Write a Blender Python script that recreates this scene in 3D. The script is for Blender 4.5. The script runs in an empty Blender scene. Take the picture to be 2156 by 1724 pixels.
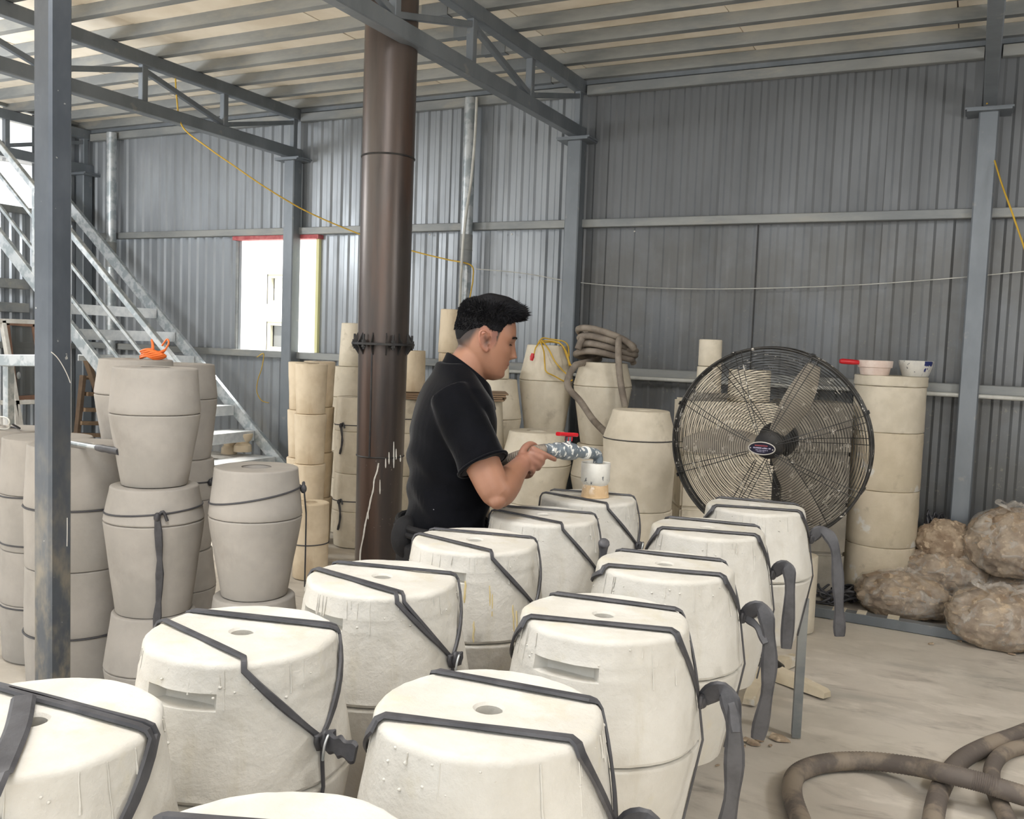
import bpy, bmesh, math, random
import numpy as np
from mathutils import Vector, Matrix, Euler, noise as mnoise

random.seed(7)
C = bpy.context.scene.collection
SC = bpy.context.scene
PI = math.pi

# ------------------------------------------------------------------ camera
# world: X along the back wall to the right, Y towards the back wall, Z up; the camera stands above the origin
F, PITCH, ROLL, YAW, CZ = 1932.0, 0.0732, 0.0372, 0.4626, 1.5
IW, IH = 2156, 1724
def _axes():
    cp, sp = math.cos(PITCH), math.sin(PITCH)
    fwd = np.array([0, cp, -sp]); right = np.array([1.0, 0, 0]); up = np.cross(right, fwd)
    cr, sr = math.cos(ROLL), math.sin(ROLL)
    r = cr*right + sr*up; u = -sr*right + cr*up
    c, s = math.cos(YAW), math.sin(YAW)
    R = np.array([[c, -s, 0], [s, c, 0], [0, 0, 1]])
    return R @ r, R @ u, R @ fwd
CR, CU, CF = _axes()
CAM = np.array([0, 0, CZ])
def ray(x, y): return CF + (x - IW/2)/F*CR - (y - IH/2)/F*CU
def atD(x, y, d): return Vector(CAM + ray(x, y)*d)
def atZ(x, y, z=0.0):
    d = ray(x, y); return Vector(CAM + d*((z - CZ)/d[2]))
def atY(x, y, Y):
    d = ray(x, y); return Vector(CAM + d*(Y/d[1]))
def atX(x, y, X):
    d = ray(x, y); return Vector(CAM + d*(X/d[0]))

cam_data = bpy.data.cameras.new('camera')
cam_data.sensor_width = 36.0
cam_data.lens = 36.0*F/IW
cam_data.clip_start = 0.05
cam = bpy.data.objects.new('camera', cam_data); C.objects.link(cam)
m = Matrix((CR, CU, -CF)).transposed().to_4x4(); m.translation = Vector(CAM)
cam.matrix_world = m
SC.camera = cam

# ------------------------------------------------------------------ light
SC.view_settings.view_transform = 'Standard'
SC.view_settings.look = 'None'
SC.view_settings.gamma = 1.0
SC.view_settings.use_curve_mapping = False
SC.view_settings.exposure = 0.35
world = bpy.data.worlds.new('world'); SC.world = world; world.use_nodes = True
bg = world.node_tree.nodes['Background']
bg.inputs[0].default_value = (0.93, 0.97, 1.0, 1); bg.inputs[1].default_value = 1.25

def area(name, loc, target, size, power, col=(1, 1, 1), shape='DISK'):
    l = bpy.data.lights.new(name, 'AREA'); l.shape = shape; l.size = size; l.energy = power; l.color = col
    o = bpy.data.objects.new(name, l); C.objects.link(o); o.location = loc
    d = Vector(target) - Vector(loc); o.rotation_euler = d.to_track_quat('-Z', 'Y').to_euler()
    return o
def point_light(name, loc, power, r=0.15, col=(1, 0.98, 0.95)):
    l = bpy.data.lights.new(name, 'POINT'); l.energy = power; l.shadow_soft_size = r; l.color = col
    o = bpy.data.objects.new(name, l); C.objects.link(o); o.location = loc
point_light('flood_lamp', (1.3, -1.6, 2.85), 30, 0.16, (1.0, 0.985, 0.97))
point_light('right_bay_fill', (1.9, 3.0, 2.3), 90, 0.25)  # added unseen fill for the right floor and the ceiling
point_light('left_bay_fill', (-6.8, 3.1, 2.7), 125, 0.3, (0.96, 0.98, 1.0))  # added unseen fill past the left edge, for stair and left wall
area('overhead_fill', (-1.2, 1.0, 3.40), (-1.2, 1.6, 0), 1.4, 50, (0.95, 0.97, 1.0))  # added unseen fill from above that brightens the mould tops
area('window_fill', (-6.2, 8.6, 4.6), (-5.5, 5.6, 0.9), 1.6, 650, (1.0, 0.98, 0.93))  # added unseen light outside, strengthens the daylight through the window
sun = bpy.data.lights.new('sun', 'SUN'); sun.energy = 9.0; sun.angle = 0.02; sun.color = (1, 0.95, 0.88)
so = bpy.data.objects.new('sun', sun); C.objects.link(so)
so.rotation_euler = Vector((-0.2, 0.45, -0.85)).to_track_quat('-Z', 'Y').to_euler()

# ------------------------------------------------------------------ materials
def S(r, g, b):
    f = lambda v: (v/255/12.92) if v/255 <= 0.04045 else ((v/255 + 0.055)/1.055)**2.4
    return (f(r), f(g), f(b), 1)

def mat(name, c1, c2=None, rough=0.7, metal=0.0, scale=6.0, stretch=(1, 1, 1), lo=0.35, hi=0.65, detail=6,
        bump=0.0, bscale=40.0, bstretch=(1, 1, 1), layers=(), spec=0.5, rvar=0.0, coat=0.0):
    m = bpy.data.materials.new(name); m.use_nodes = True
    nt = m.node_tree; N = nt.nodes; L = nt.links
    b = N['Principled BSDF']
    b.inputs['Roughness'].default_value = rough; b.inputs['Metallic'].default_value = metal
    b.inputs['Specular IOR Level'].default_value = spec
    b.inputs['Coat Weight'].default_value = coat
    tc = N.new('ShaderNodeTexCoord')
    def noise(sc, st, det=6, off=0.0, dist=0.0):
        mp = N.new('ShaderNodeMapping'); mp.inputs['Scale'].default_value = st
        mp.inputs['Location'].default_value = (off, off*1.7, off*0.6)
        L.new(tc.outputs['Object'], mp.inputs['Vector'])
        t = N.new('ShaderNodeTexNoise'); t.inputs['Scale'].default_value = sc; t.inputs['Detail'].default_value = det
        t.inputs['Roughness'].default_value = 0.6; t.inputs['Distortion'].default_value = dist
        L.new(mp.outputs[0], t.inputs['Vector'])
        return t
    def ramp(t, lo, hi):
        r = N.new('ShaderNodeMapRange'); r.inputs['From Min'].default_value = lo; r.inputs['From Max'].default_value = hi
        r.interpolation_type = 'SMOOTHSTEP'
        L.new(t.outputs[0], r.inputs['Value']); return r
    col = None
    if c2 is None:
        b.inputs['Base Color'].default_value = c1
        v = N.new('ShaderNodeRGB'); v.outputs[0].default_value = c1; col = v.outputs[0]
    else:
        r = ramp(noise(scale, stretch, detail), lo, hi)
        mx = N.new('ShaderNodeMix'); mx.data_type = 'RGBA'
        mx.inputs[6].default_value = c1; mx.inputs[7].default_value = c2
        L.new(r.outputs[0], mx.inputs[0]); col = mx.outputs[2]
        if rvar:
            rr = N.new('ShaderNodeMapRange'); rr.inputs['To Min'].default_value = rough - rvar; rr.inputs['To Max'].default_value = rough + rvar
            L.new(r.outputs[0], rr.inputs['Value']); L.new(rr.outputs[0], b.inputs['Roughness'])
    for i, ly in enumerate(layers):
        r = ramp(noise(ly.get('scale', 5), ly.get('stretch', (1, 1, 1)), ly.get('detail', 5), 3.1*(i + 1), ly.get('dist', 0.0)), ly.get('lo', 0.5), ly.get('hi', 0.6))
        fac = r.outputs[0]
        if 'zramp' in ly:                       # fades with height on the thing (dust that settled low, drips near the rim)
            sx = N.new('ShaderNodeSeparateXYZ'); L.new(tc.outputs['Object'], sx.inputs[0])
            zr = N.new('ShaderNodeMapRange'); zr.inputs['From Min'].default_value = ly['zramp'][0]; zr.inputs['From Max'].default_value = ly['zramp'][1]
            L.new(sx.outputs['Z'], zr.inputs['Value'])
            mu = N.new('ShaderNodeMath'); mu.operation = 'MULTIPLY'; L.new(fac, mu.inputs[0]); L.new(zr.outputs[0], mu.inputs[1]); fac = mu.outputs[0]
        mu = N.new('ShaderNodeMath'); mu.operation = 'MULTIPLY'; L.new(fac, mu.inputs[0]); mu.inputs[1].default_value = ly.get('amt', 1.0)
        mx = N.new('ShaderNodeMix'); mx.data_type = 'RGBA'
        L.new(mu.outputs[0], mx.inputs[0]); L.new(col, mx.inputs[6]); mx.inputs[7].default_value = ly['col']; col = mx.outputs[2]
    L.new(col, b.inputs['Base Color'])
    if bump:
        t = noise(bscale, bstretch, 8, 9.0)
        bp = N.new('ShaderNodeBump'); bp.inputs['Strength'].default_value = bump; bp.inputs['Distance'].default_value = 0.01
        L.new(t.outputs[0], bp.inputs['Height']); L.new(bp.outputs[0], b.inputs['Normal'])
    return m

WHITE = S(238, 238, 230)
MT = {}
MT['plaster'] = mat('wet_plaster', S(205, 203, 197), S(190, 187, 179), 0.62, scale=5, bump=0.45, bscale=22,
    layers=[dict(col=S(198, 188, 152), scale=7, lo=0.57, hi=0.72, amt=0.38), dict(col=S(184, 178, 160), scale=9, stretch=(1, 1, 0.12), lo=0.58, hi=0.7, amt=0.5),
            dict(col=S(214, 215, 211), scale=3.2, lo=0.5, hi=0.62, amt=0.6)])
MT['plaster_gray'] = mat('plaster_in_shade', S(168, 163, 157), S(154, 150, 144), 0.85, scale=4, bump=0.12, bscale=30,  # plaster with the shade at the left put into its grey
    layers=[dict(col=S(128, 122, 114), scale=5, stretch=(1, 1, 0.5), lo=0.6, hi=0.75, amt=0.35)])
MT['plaster_dry'] = mat('dry_plaster', S(222, 213, 195), S(204, 195, 176), 0.85, scale=5, bump=0.2, bscale=30,
    layers=[dict(col=S(150, 140, 122), scale=8, lo=0.58, hi=0.72, amt=0.45), dict(col=S(226, 222, 210), scale=3, lo=0.55, hi=0.66, amt=0.5)])
MT['plaster_warm'] = mat('warm_plaster', S(230, 214, 188), S(212, 194, 166), 0.85, scale=5, bump=0.2, bscale=26,
    layers=[dict(col=S(180, 152, 112), scale=10, stretch=(1, 1, 0.15), lo=0.54, hi=0.7, amt=0.5)])
MT['plaster_patchy'] = mat('patchy_plaster', S(214, 202, 180), S(198, 186, 162), 0.85, scale=4, bump=0.3, bscale=26,
    layers=[dict(col=S(222, 220, 214), scale=3.0, lo=0.57, hi=0.61, amt=0.85), dict(col=S(150, 138, 116), scale=9, lo=0.6, hi=0.75, amt=0.4)])
MT['rubber'] = mat('rubber', S(52, 52, 56), S(74, 74, 78), 0.5, scale=14, stretch=(1, 1, 1), bump=0.1, bscale=60)
MT['cord'] = mat('dark_cord', S(66, 66, 70), None, 0.6)
MT['steel'] = mat('grey_paint_steel', S(128, 134, 140), S(112, 118, 124), 0.45, metal=0.35, scale=3, stretch=(1, 1, 0.4), bump=0.05, bscale=20,
    layers=[dict(col=S(150, 150, 146), scale=12, lo=0.62, hi=0.72, amt=0.5)])
MT['steel_dusty'] = mat('dusty_steel', S(152, 154, 152), S(126, 130, 132), 0.55, metal=0.3, scale=5, stretch=(0.3, 1, 1), bump=0.08, bscale=30,
    layers=[dict(col=S(164, 160, 150), scale=9, stretch=(0.3, 1, 1), lo=0.52, hi=0.7, amt=0.5)])
MT['column'] = mat('painted_column', S(92, 98, 106), S(76, 82, 90), 0.38, metal=0.4, scale=4, stretch=(1, 1, 0.5), bump=0.04, bscale=20,
    layers=[dict(col=S(170, 160, 138), scale=7, stretch=(1, 1, 0.5), lo=0.42, hi=0.62, amt=0.8, zramp=(1.25, 0.2)),
            dict(col=S(190, 190, 186), scale=26, lo=0.69, hi=0.71, amt=0.8)])
MT['sheet'] = mat('corrugated_steel', S(158, 163, 168), S(142, 147, 152), 0.40, metal=0.4, scale=3, stretch=(1, 1, 0.25), bump=0.03, bscale=12, rvar=0.06,
    layers=[dict(col=S(172, 166, 152), scale=3.5, lo=0.45, hi=0.7, amt=0.45, zramp=(1.6, 0.3)), dict(col=S(196, 194, 186), scale=40, lo=0.7, hi=0.73, amt=0.6, zramp=(1.7, 0.5))])
MT['sheet_dark'] = mat('shaded_corrugated_steel', S(114, 117, 120), S(103, 106, 109), 0.45, metal=0.3, scale=3, stretch=(1, 1, 0.25), bump=0.03, bscale=12, rvar=0.05,  # right wall half: shade put into a darker copy of the sheet
    layers=[dict(col=S(94, 93, 89), scale=3.0, lo=0.3, hi=0.62, amt=0.6, zramp=(2.5, 2.2)), dict(col=S(150, 146, 132), scale=36, lo=0.62, hi=0.68, amt=0.4, zramp=(2.2, 1.0))])
MT['galv'] = mat('galvanized_steel', S(196, 200, 202), S(160, 168, 172), 0.4, metal=0.55, scale=14, lo=0.42, hi=0.58)
MT['tread'] = mat('lit_galvanized_tread', S(228, 230, 230), S(204, 208, 210), 0.35, metal=0.25, scale=12)  # specular brightness of the treads put into a paler base colour
MT['board'] = mat('fibre_cement_board', S(248, 239, 223), S(236, 225, 206), 0.9, scale=2.2, bump=0.03, bscale=40,
    layers=[dict(col=S(190, 172, 146), scale=1.1, lo=0.5, hi=0.7, amt=0.5)])
MT['concrete'] = None
MT['flue'] = mat('rusty_flue_steel', S(90, 80, 75), S(66, 60, 58), 0.36, metal=0.45, scale=7, stretch=(1, 1, 0.07), bump=0.06, bscale=24, bstretch=(1, 1, 0.3),
    layers=[dict(col=S(104, 78, 64), scale=5, stretch=(1, 1, 0.12), lo=0.5, hi=0.68, amt=0.5), dict(col=S(92, 88, 84), scale=4, stretch=(1, 1, 0.2), lo=0.45, hi=0.65, amt=0.55, zramp=(1.2, 2.2)),
            dict(col=S(150, 138, 126), scale=55, lo=0.68, hi=0.7, amt=0.7, zramp=(1.3, 0.6))])
MT['black'] = mat('black_steel', S(44, 44, 46), S(60, 58, 56), 0.5, metal=0.3, scale=20)
MT['wood'] = mat('old_wood', S(150, 126, 100), S(120, 98, 76), 0.8, scale=6, stretch=(0.2, 1, 1), bump=0.15)
MT['wood_dark'] = mat('stained_bench_wood', S(112, 92, 72), S(88, 72, 58), 0.8, scale=6, stretch=(1, 0.2, 1), bump=0.2)
MT['wood_red'] = mat('reddish_window_wood', S(164, 128, 108), S(140, 106, 88), 0.6, scale=8, stretch=(1, 1, 0.2))
MT['white_paint'] = mat('white_paint', S(226, 224, 218), S(204, 200, 192), 0.6, scale=8)
MT['pvc'] = mat('white_pvc', S(206, 206, 200), S(180, 180, 174), 0.5, scale=6)
MT['red'] = mat('red_plastic', S(200, 34, 44), None, 0.35)
MT['red_paint'] = mat('red_oxide_paint', S(170, 70, 76), S(190, 110, 110), 0.6, scale=12)
MT['yellow'] = mat('yellow_cable', S(206, 168, 62), None, 0.5)
MT['orange'] = mat('orange_cable', S(240, 120, 50), None, 0.5)
MT['blue'] = mat('blue_paint', S(44, 54, 110), None, 0.5)
MT['hose_gray'] = mat('dusty_hose', S(150, 140, 128), S(118, 108, 98), 0.75, scale=9, bump=0.1, bscale=50)
MT['hose_dark'] = mat('dirty_dark_hose', S(104, 96, 90), S(146, 134, 120), 0.7, scale=7, bump=0.1, bscale=60, lo=0.45, hi=0.62)
MT['nozzle'] = mat('splashed_grey_pvc', S(118, 128, 136), S(100, 110, 118), 0.35, scale=10,
    layers=[dict(col=S(232, 232, 228), scale=52, lo=0.56, hi=0.59, amt=0.95)])
MT['cup'] = mat('splashed_white_plastic', S(226, 224, 216), S(206, 204, 198), 0.45, scale=10,
    layers=[dict(col=S(84, 88, 94), scale=60, stretch=(1, 1, 0.6), lo=0.62, hi=0.65, amt=0.9)])
MT['clay_collar'] = mat('wet_clay', S(206, 178, 140), S(190, 160, 122), 0.6, scale=20, bump=0.2,
    layers=[dict(col=S(234, 230, 222), scale=16, lo=0.5, hi=0.54, amt=0.9, zramp=(0.01, 0.05))])
MT['slip'] = mat('white_slip', S(240, 240, 236), None, 0.3)
MT['clay'] = mat('dry_clay_scrap', S(182, 164, 142), S(142, 122, 102), 0.95, scale=12, bump=0.9, bscale=26,
    layers=[dict(col=S(206, 186, 160), scale=22, lo=0.55, hi=0.62, amt=0.8)])
MT['skin'] = None
MT['shirt'] = mat('black_polo_knit', S(6, 7, 11), S(10, 11, 16), 0.8, spec=0.08, scale=16, bump=0.12, bscale=160, layers=[dict(col=S(150, 150, 156), scale=60, lo=0.755, hi=0.765, amt=0.8)])
_b = MT['shirt'].node_tree.nodes['Principled BSDF']; _b.inputs['Sheen Weight'].default_value = 0.12; _b.inputs['Sheen Roughness'].default_value = 0.3
MT['pants'] = mat('black_trousers', S(10, 10, 13), S(18, 18, 21), 0.75, spec=0.3, scale=20, bump=0.2, bscale=60)
MT['hair'] = mat('black_hair', S(5, 5, 8), S(10, 10, 15), 0.7, spec=0.2, scale=60)
MT['guard'] = mat('plaster_speckled_wire', S(66, 65, 63), S(46, 45, 44), 0.4, metal=0.5, scale=12,
    layers=[dict(col=S(206, 202, 194), scale=26, lo=0.61, hi=0.65, amt=0.85)])
MT['blade'] = mat('dusty_grey_blade', S(160, 152, 138), S(140, 132, 120), 0.6, scale=8)
MT['badge'] = mat('dark_blue_badge', S(26, 24, 44), None, 0.3)
MT['badge_rim'] = mat('badge_rim', S(190, 186, 178), None, 0.4, metal=0.3)
MT['badge_red'] = mat('badge_red_print', S(140, 60, 66), None, 0.5)
MT['badge_white'] = mat('badge_white_print', S(178, 172, 196), None, 0.5)
MT['dark_block'] = mat('shaded_plaster', S(150, 144, 132), S(132, 126, 116), 0.9, scale=6, bump=0.15)  # shade put into the plaster colour; the scrap boards share this grey

def mat_floor():
    m = mat('dusty_concrete', S(202, 195, 184), S(186, 179, 168), 0.9, scale=2.2, bump=0.25, bscale=14,
        layers=[dict(col=S(122, 112, 104), scale=4.2, stretch=(0.6, 1.5, 1), lo=0.52, hi=0.78, amt=0.8, dist=0.8, detail=9),
                dict(col=S(150, 146, 138), scale=1.6, stretch=(0.5, 1.4, 1), lo=0.55, hi=0.7, amt=0.6),
                dict(col=S(212, 205, 194), scale=5.0, stretch=(0.6, 1.3, 1), lo=0.52, hi=0.66, amt=0.7, detail=9)])
    return m
MT['concrete'] = mat_floor()
MT['yard'] = mat('pale_yard_concrete', S(205, 204, 200), S(190, 189, 186), 0.9, scale=1.5)

def mat_skin():
    m = bpy.data.materials.new('skin'); m.use_nodes = True; nt = m.node_tree; N = nt.nodes; L = nt.links
    b = N['Principled BSDF']; b.inputs['Roughness'].default_value = 0.5
    b.inputs['Subsurface Weight'].default_value = 0.12; b.inputs['Subsurface Radius'].default_value = (0.012, 0.005, 0.003); b.inputs['Subsurface Scale'].default_value = 0.5
    at = N.new('ShaderNodeAttribute'); at.attribute_name = 'tone'
    L.new(at.outputs['Color'], b.inputs['Base Color'])
    tc = N.new('ShaderNodeTexCoord'); t = N.new('ShaderNodeTexNoise'); t.inputs['Scale'].default_value = 160
    L.new(tc.outputs['Object'], t.inputs['Vector'])
    bp = N.new('ShaderNodeBump'); bp.inputs['Strength'].default_value = 0.08; bp.inputs['Distance'].default_value = 0.004
    L.new(t.outputs[0], bp.inputs['Height']); L.new(bp.outputs[0], b.inputs['Normal'])
    return m
MT['skin'] = mat_skin()

def mat_film():
    m = bpy.data.materials.new('clear_plastic_film'); m.use_nodes = True; nt = m.node_tree; N = nt.nodes; L = nt.links
    out = N['Material Output']; N.remove(N['Principled BSDF'])
    tr = N.new('ShaderNodeBsdfTransparent'); tr.inputs[0].default_value = (0.97, 0.96, 0.95, 1)
    gl = N.new('ShaderNodeBsdfPrincipled'); gl.inputs['Base Color'].default_value = S(225, 220, 212); gl.inputs['Roughness'].default_value = 0.25
    tc = N.new('ShaderNodeTexCoord'); t = N.new('ShaderNodeTexNoise'); t.inputs['Scale'].default_value = 9; t.inputs['Detail'].default_value = 6; t.inputs['Distortion'].default_value = 1.5
    L.new(tc.outputs['Object'], t.inputs['Vector'])
    r = N.new('ShaderNodeMapRange'); r.inputs['From Min'].default_value = 0.5; r.inputs['From Max'].default_value = 0.75
    r.inputs['To Min'].default_value = 0.16; r.inputs['To Max'].default_value = 0.6
    L.new(t.outputs[0], r.inputs['Value'])
    bp = N.new('ShaderNodeBump'); bp.inputs['Strength'].default_value = 0.8; bp.inputs['Distance'].default_value = 0.02
    L.new(t.outputs[0], bp.inputs['Height']); L.new(bp.outputs[0], gl.inputs['Normal'])
    mx = N.new('ShaderNodeMixShader'); L.new(r.outputs[0], mx.inputs[0]); L.new(tr.outputs[0], mx.inputs[1]); L.new(gl.outputs[0], mx.inputs[2])
    L.new(mx.outputs[0], out.inputs[0])
    return m
MT['film'] = mat_film()

def mat_glass():
    m = bpy.data.materials.new('dusty_glass'); m.use_nodes = True; nt = m.node_tree; N = nt.nodes; L = nt.links
    out = N['Material Output']; b = N['Principled BSDF']
    b.inputs['Base Color'].default_value = S(120, 122, 120); b.inputs['Roughness'].default_value = 0.2
    tr = N.new('ShaderNodeBsdfTransparent'); mx = N.new('ShaderNodeMixShader'); mx.inputs[0].default_value = 0.65
    L.new(tr.outputs[0], mx.inputs[1]); L.new(b.outputs[0], mx.inputs[2]); L.new(mx.outputs[0], out.inputs[0])
    return m
MT['glass'] = mat_glass()

# ------------------------------------------------------------------ mesh helpers
class MB:
    def __init__(s): s.v = []; s.f = []
    def add(s, v, f):
        n = len(s.v); s.v += [Vector(p) for p in v]; s.f += [tuple(i + n for i in q) for q in f]; return s
    def box(s, lo, hi):
        x0, y0, z0 = lo; x1, y1, z1 = hi
        return s.add([(x0, y0, z0), (x1, y0, z0), (x1, y1, z0), (x0, y1, z0), (x0, y0, z1), (x1, y0, z1), (x1, y1, z1), (x0, y1, z1)],
                     [(3, 2, 1, 0), (4, 5, 6, 7), (0, 1, 5, 4), (1, 2, 6, 5), (2, 3, 7, 6), (3, 0, 4, 7)])
    def bar(s, a, b, w, h, up=(0, 0, 1), bev=0.0):
        """rectangular bar from a to b, w wide sideways, h along up; bevelled edges"""
        a, b = Vector(a), Vector(b); t = (b - a).normalized(); up = Vector(up)
        sd = t.cross(up)
        if sd.length < 1e-4: sd = t.cross(Vector((1, 0, 0)))
        sd.normalize(); u = sd.cross(t).normalized()
        e = bev or min(w, h)*0.08
        prof = [(-w/2 + e, -h/2), (w/2 - e, -h/2), (w/2, -h/2 + e), (w/2, h/2 - e), (w/2 - e, h/2), (-w/2 + e, h/2), (-w/2, h/2 - e), (-w/2, -h/2 + e)]
        v = [p + sd*x + u*y for p in (a, b) for x, y in prof]
        n = 8
        return s.add(v, [(i, (i + 1) % n, n + (i + 1) % n, n + i) for i in range(n)] + [tuple(range(n))[::-1], tuple(range(n, 2*n))])
    def prof(s, pts, a, b, up=(0, 0, 1)):
        """open or closed section (list of (side, up)) swept straight from a to b"""
        a, b = Vector(a), Vector(b); t = (b - a).normalized(); sd = t.cross(Vector(up)).normalized(); u = sd.cross(t)
        n = len(pts); v = [p + sd*x + u*y for p in (a, b) for x, y in pts]
        return s.add(v, [(i, (i + 1) % n, n + (i + 1) % n, n + i) for i in range(n)] + [tuple(range(n))[::-1], tuple(range(n, 2*n))])
    def tube(s, pts, r, seg=10, cap=True, closed=False, flat=1.0):
        pts = [Vector(p) for p in pts]; n = len(pts)
        rs = r if isinstance(r, (list, tuple)) else [r]*n
        t0 = (pts[1] - pts[0]).normalized()
        u = t0.orthogonal().normalized(); V = []
        for i, p in enumerate(pts):
            if closed: t = pts[(i + 1) % n] - pts[i - 1]
            else: t = pts[min(i + 1, n - 1)] - pts[max(i - 1, 0)]
            t.normalize(); u = (u - t*u.dot(t)); u = u.normalized() if u.length > 1e-6 else t.orthogonal().normalized()
            w = t.cross(u)
            for k in range(seg):
                a = 2*PI*k/seg; V.append(p + u*(rs[i]*math.cos(a)) + w*(rs[i]*flat*math.sin(a)))
        Fc = []
        for i in range(n if closed else n - 1):
            j = (i + 1) % n
            for k in range(seg):
                k2 = (k + 1) % seg; Fc.append((i*seg + k, i*seg + k2, j*seg + k2, j*seg + k))
        if cap and not closed:
            Fc += [tuple(range(seg))[::-1], tuple((n - 1)*seg + k for k in range(seg))]
        return s.add(V, Fc)
    def ell(s, c, rad, seg=20, rings=12, rot=None):
        c = Vector(c); V = []; Fc = []
        R = rot.to_matrix() if rot is not None and hasattr(rot, 'to_matrix') else rot
        for i in range(rings + 1):
            ph = PI*i/rings
            for k in range(seg):
                a = 2*PI*k/seg
                p = Vector((rad[0]*math.sin(ph)*math.cos(a), rad[1]*math.sin(ph)*math.sin(a), rad[2]*math.cos(ph)))
                if R is not None: p = R @ p
                V.append(c + p)
        for i in range(rings):
            for k in range(seg):
                k2 = (k + 1) % seg; Fc.append((i*seg + k, (i + 1)*seg + k, (i + 1)*seg + k2, i*seg + k2))
        return s.add(V, Fc)
    def loft(s, rings, cap=True, closed=True):
        n = len(rings[0]); V = [p for r in rings for p in r]; Fc = []
        for i in range(len(rings) - 1):
            for k in range(n if closed else n - 1):
                k2 = (k + 1) % n; Fc.append((i*n + k, i*n + k2, (i + 1)*n + k2, (i + 1)*n + k))
        if cap: Fc += [tuple(range(n))[::-1], tuple((len(rings) - 1)*n + k for k in range(n))]
        return s.add(V, Fc)
    def lathe(s, prof, seg=40, rfun=None, z0=0.0, c=(0, 0)):
        """prof: (z, r) from the bottom axis up to the top axis"""
        V = []; Fc = []
        for z, r in prof:
            for k in range(seg):
                a = 2*PI*k/seg; rr = rfun(r, a, z) if rfun else r
                V.append((c[0] + rr*math.cos(a), c[1] + rr*math.sin(a), z0 + z))
        for i in range(len(prof) - 1):
            for k in range(seg):
                k2 = (k + 1) % seg; Fc.append((i*seg + k, i*seg + k2, (i + 1)*seg + k2, (i + 1)*seg + k))
        return s.add(V, Fc)
    def move(s, d): d = Vector(d); s.v = [p + d for p in s.v]; return s
    def xf(s, M): s.v = [M @ p for p in s.v]; return s

def mesh_of(name, mb, m, smooth=None):
    me = bpy.data.meshes.new(name); me.from_pydata([tuple(p) for p in mb.v], [], mb.f)
    bm = bmesh.new(); bm.from_mesh(me); bmesh.ops.remove_doubles(bm, verts=bm.verts, dist=1e-6)
    bmesh.ops.dissolve_degenerate(bm, edges=bm.edges, dist=1e-7)
    bmesh.ops.recalc_face_normals(bm, faces=bm.faces)
    if smooth:
        ang = math.radians(smooth)
        for f in bm.faces: f.smooth = True
        for e in bm.edges:
            if len(e.link_faces) == 2 and e.calc_face_angle(0) > ang: e.smooth = False
    bm.to_mesh(me); bm.free()
    if m is not None: me.materials.append(MT[m] if isinstance(m, str) else m)
    return me
def obj(name, mb, m, parent=None, smooth=40, label=None):
    me = mb if isinstance(mb, bpy.types.Mesh) else mesh_of(name, mb, m, smooth)
    o = bpy.data.objects.new(name, me); C.objects.link(o)
    if parent is not None: o.parent = parent
    if label: o['label'] = label
    return o
def thing(name, label, cat, loc=(0, 0, 0), rz=0.0, group=None):
    o = bpy.data.objects.new(name, None); C.objects.link(o); o.empty_display_size = 0.1
    o.location = loc; o.rotation_euler = (0, 0, rz); o['label'] = label; o['category'] = cat
    if group: o['group'] = group
    return o
def tag(o, label, cat, group=None):
    o['label'] = label; o['category'] = cat
    if group: o['group'] = group
    return o
def struct(name, mb=None, m=None, smooth=40):
    if mb is None:
        o = bpy.data.objects.new(name, None); C.objects.link(o)
    else: o = obj(name, mb, m, None, smooth)
    o['kind'] = 'structure'; return o
def spline(P, n=8, closed=False):
    P = [Vector(p) for p in P]; out = []; k = len(P)
    rng = range(k) if closed else range(k - 1)
    for i in rng:
        g = (lambda j: P[j % k]) if closed else (lambda j: P[min(max(j, 0), k - 1)])
        a, b, c, d = g(i - 1), g(i), g(i + 1), g(i + 2)
        for q in range(n):
            t = q/n
            out.append(0.5*((2*b) + (c - a)*t + (2*a - 5*b + 4*c - d)*t*t + (3*b - a - 3*c + d)*t**3))
    if not closed: out.append(P[-1])
    return out
def nz(p, s, seed=0.0): return mnoise.noise(Vector((p[0]*s + seed, p[1]*s + seed*1.3, p[2]*s - seed)))
def ribbon(pts, nrm, w, th=0.004):
    """flat rubber band along pts lying with its face along nrm"""
    pts = [Vector(p) for p in pts]; n = len(pts); rings = []
    ws = w if isinstance(w, (list, tuple)) else [w]*n
    for i, p in enumerate(pts):
        t = (pts[min(i + 1, n - 1)] - pts[max(i - 1, 0)]).normalized(); nn = Vector(nrm[i]).normalized(); sd = t.cross(nn).normalized(); nn = sd.cross(t)
        h = ws[i]/2
        rings.append([p - sd*h + nn*th*0.2, p - sd*h*0.7 + nn*th, p + sd*h*0.7 + nn*th, p + sd*h + nn*th*0.2, p + sd*h*0.8 - nn*th*0.1, p - sd*h*0.8 - nn*th*0.1])
    return MB().loft(rings)

# ------------------------------------------------------------------ the building
WY = 6.40                                            # face of the back wall
floor = struct('floor')
fm = MB()
def floor_grid(x0, x1, y0, y1, st):
    nx = int((x1 - x0)/st); ny = int((y1 - y0)/st); V = []; Fc = []
    for j in range(ny + 1):
        for i in range(nx + 1):
            x = x0 + i*st; y = y0 + j*st
            V.append((x, y, 0.006*nz((x, y, 0), 1.4) - 0.004))
    for j in range(ny):
        for i in range(nx):
            a = j*(nx + 1) + i; Fc.append((a, a + 1, a + nx + 2, a + nx + 1))
    return MB().add(V, Fc)
obj('floor_slab', floor_grid(-9.0, 4.4, -4.0, 6.6, 0.1), 'concrete', floor)

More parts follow.
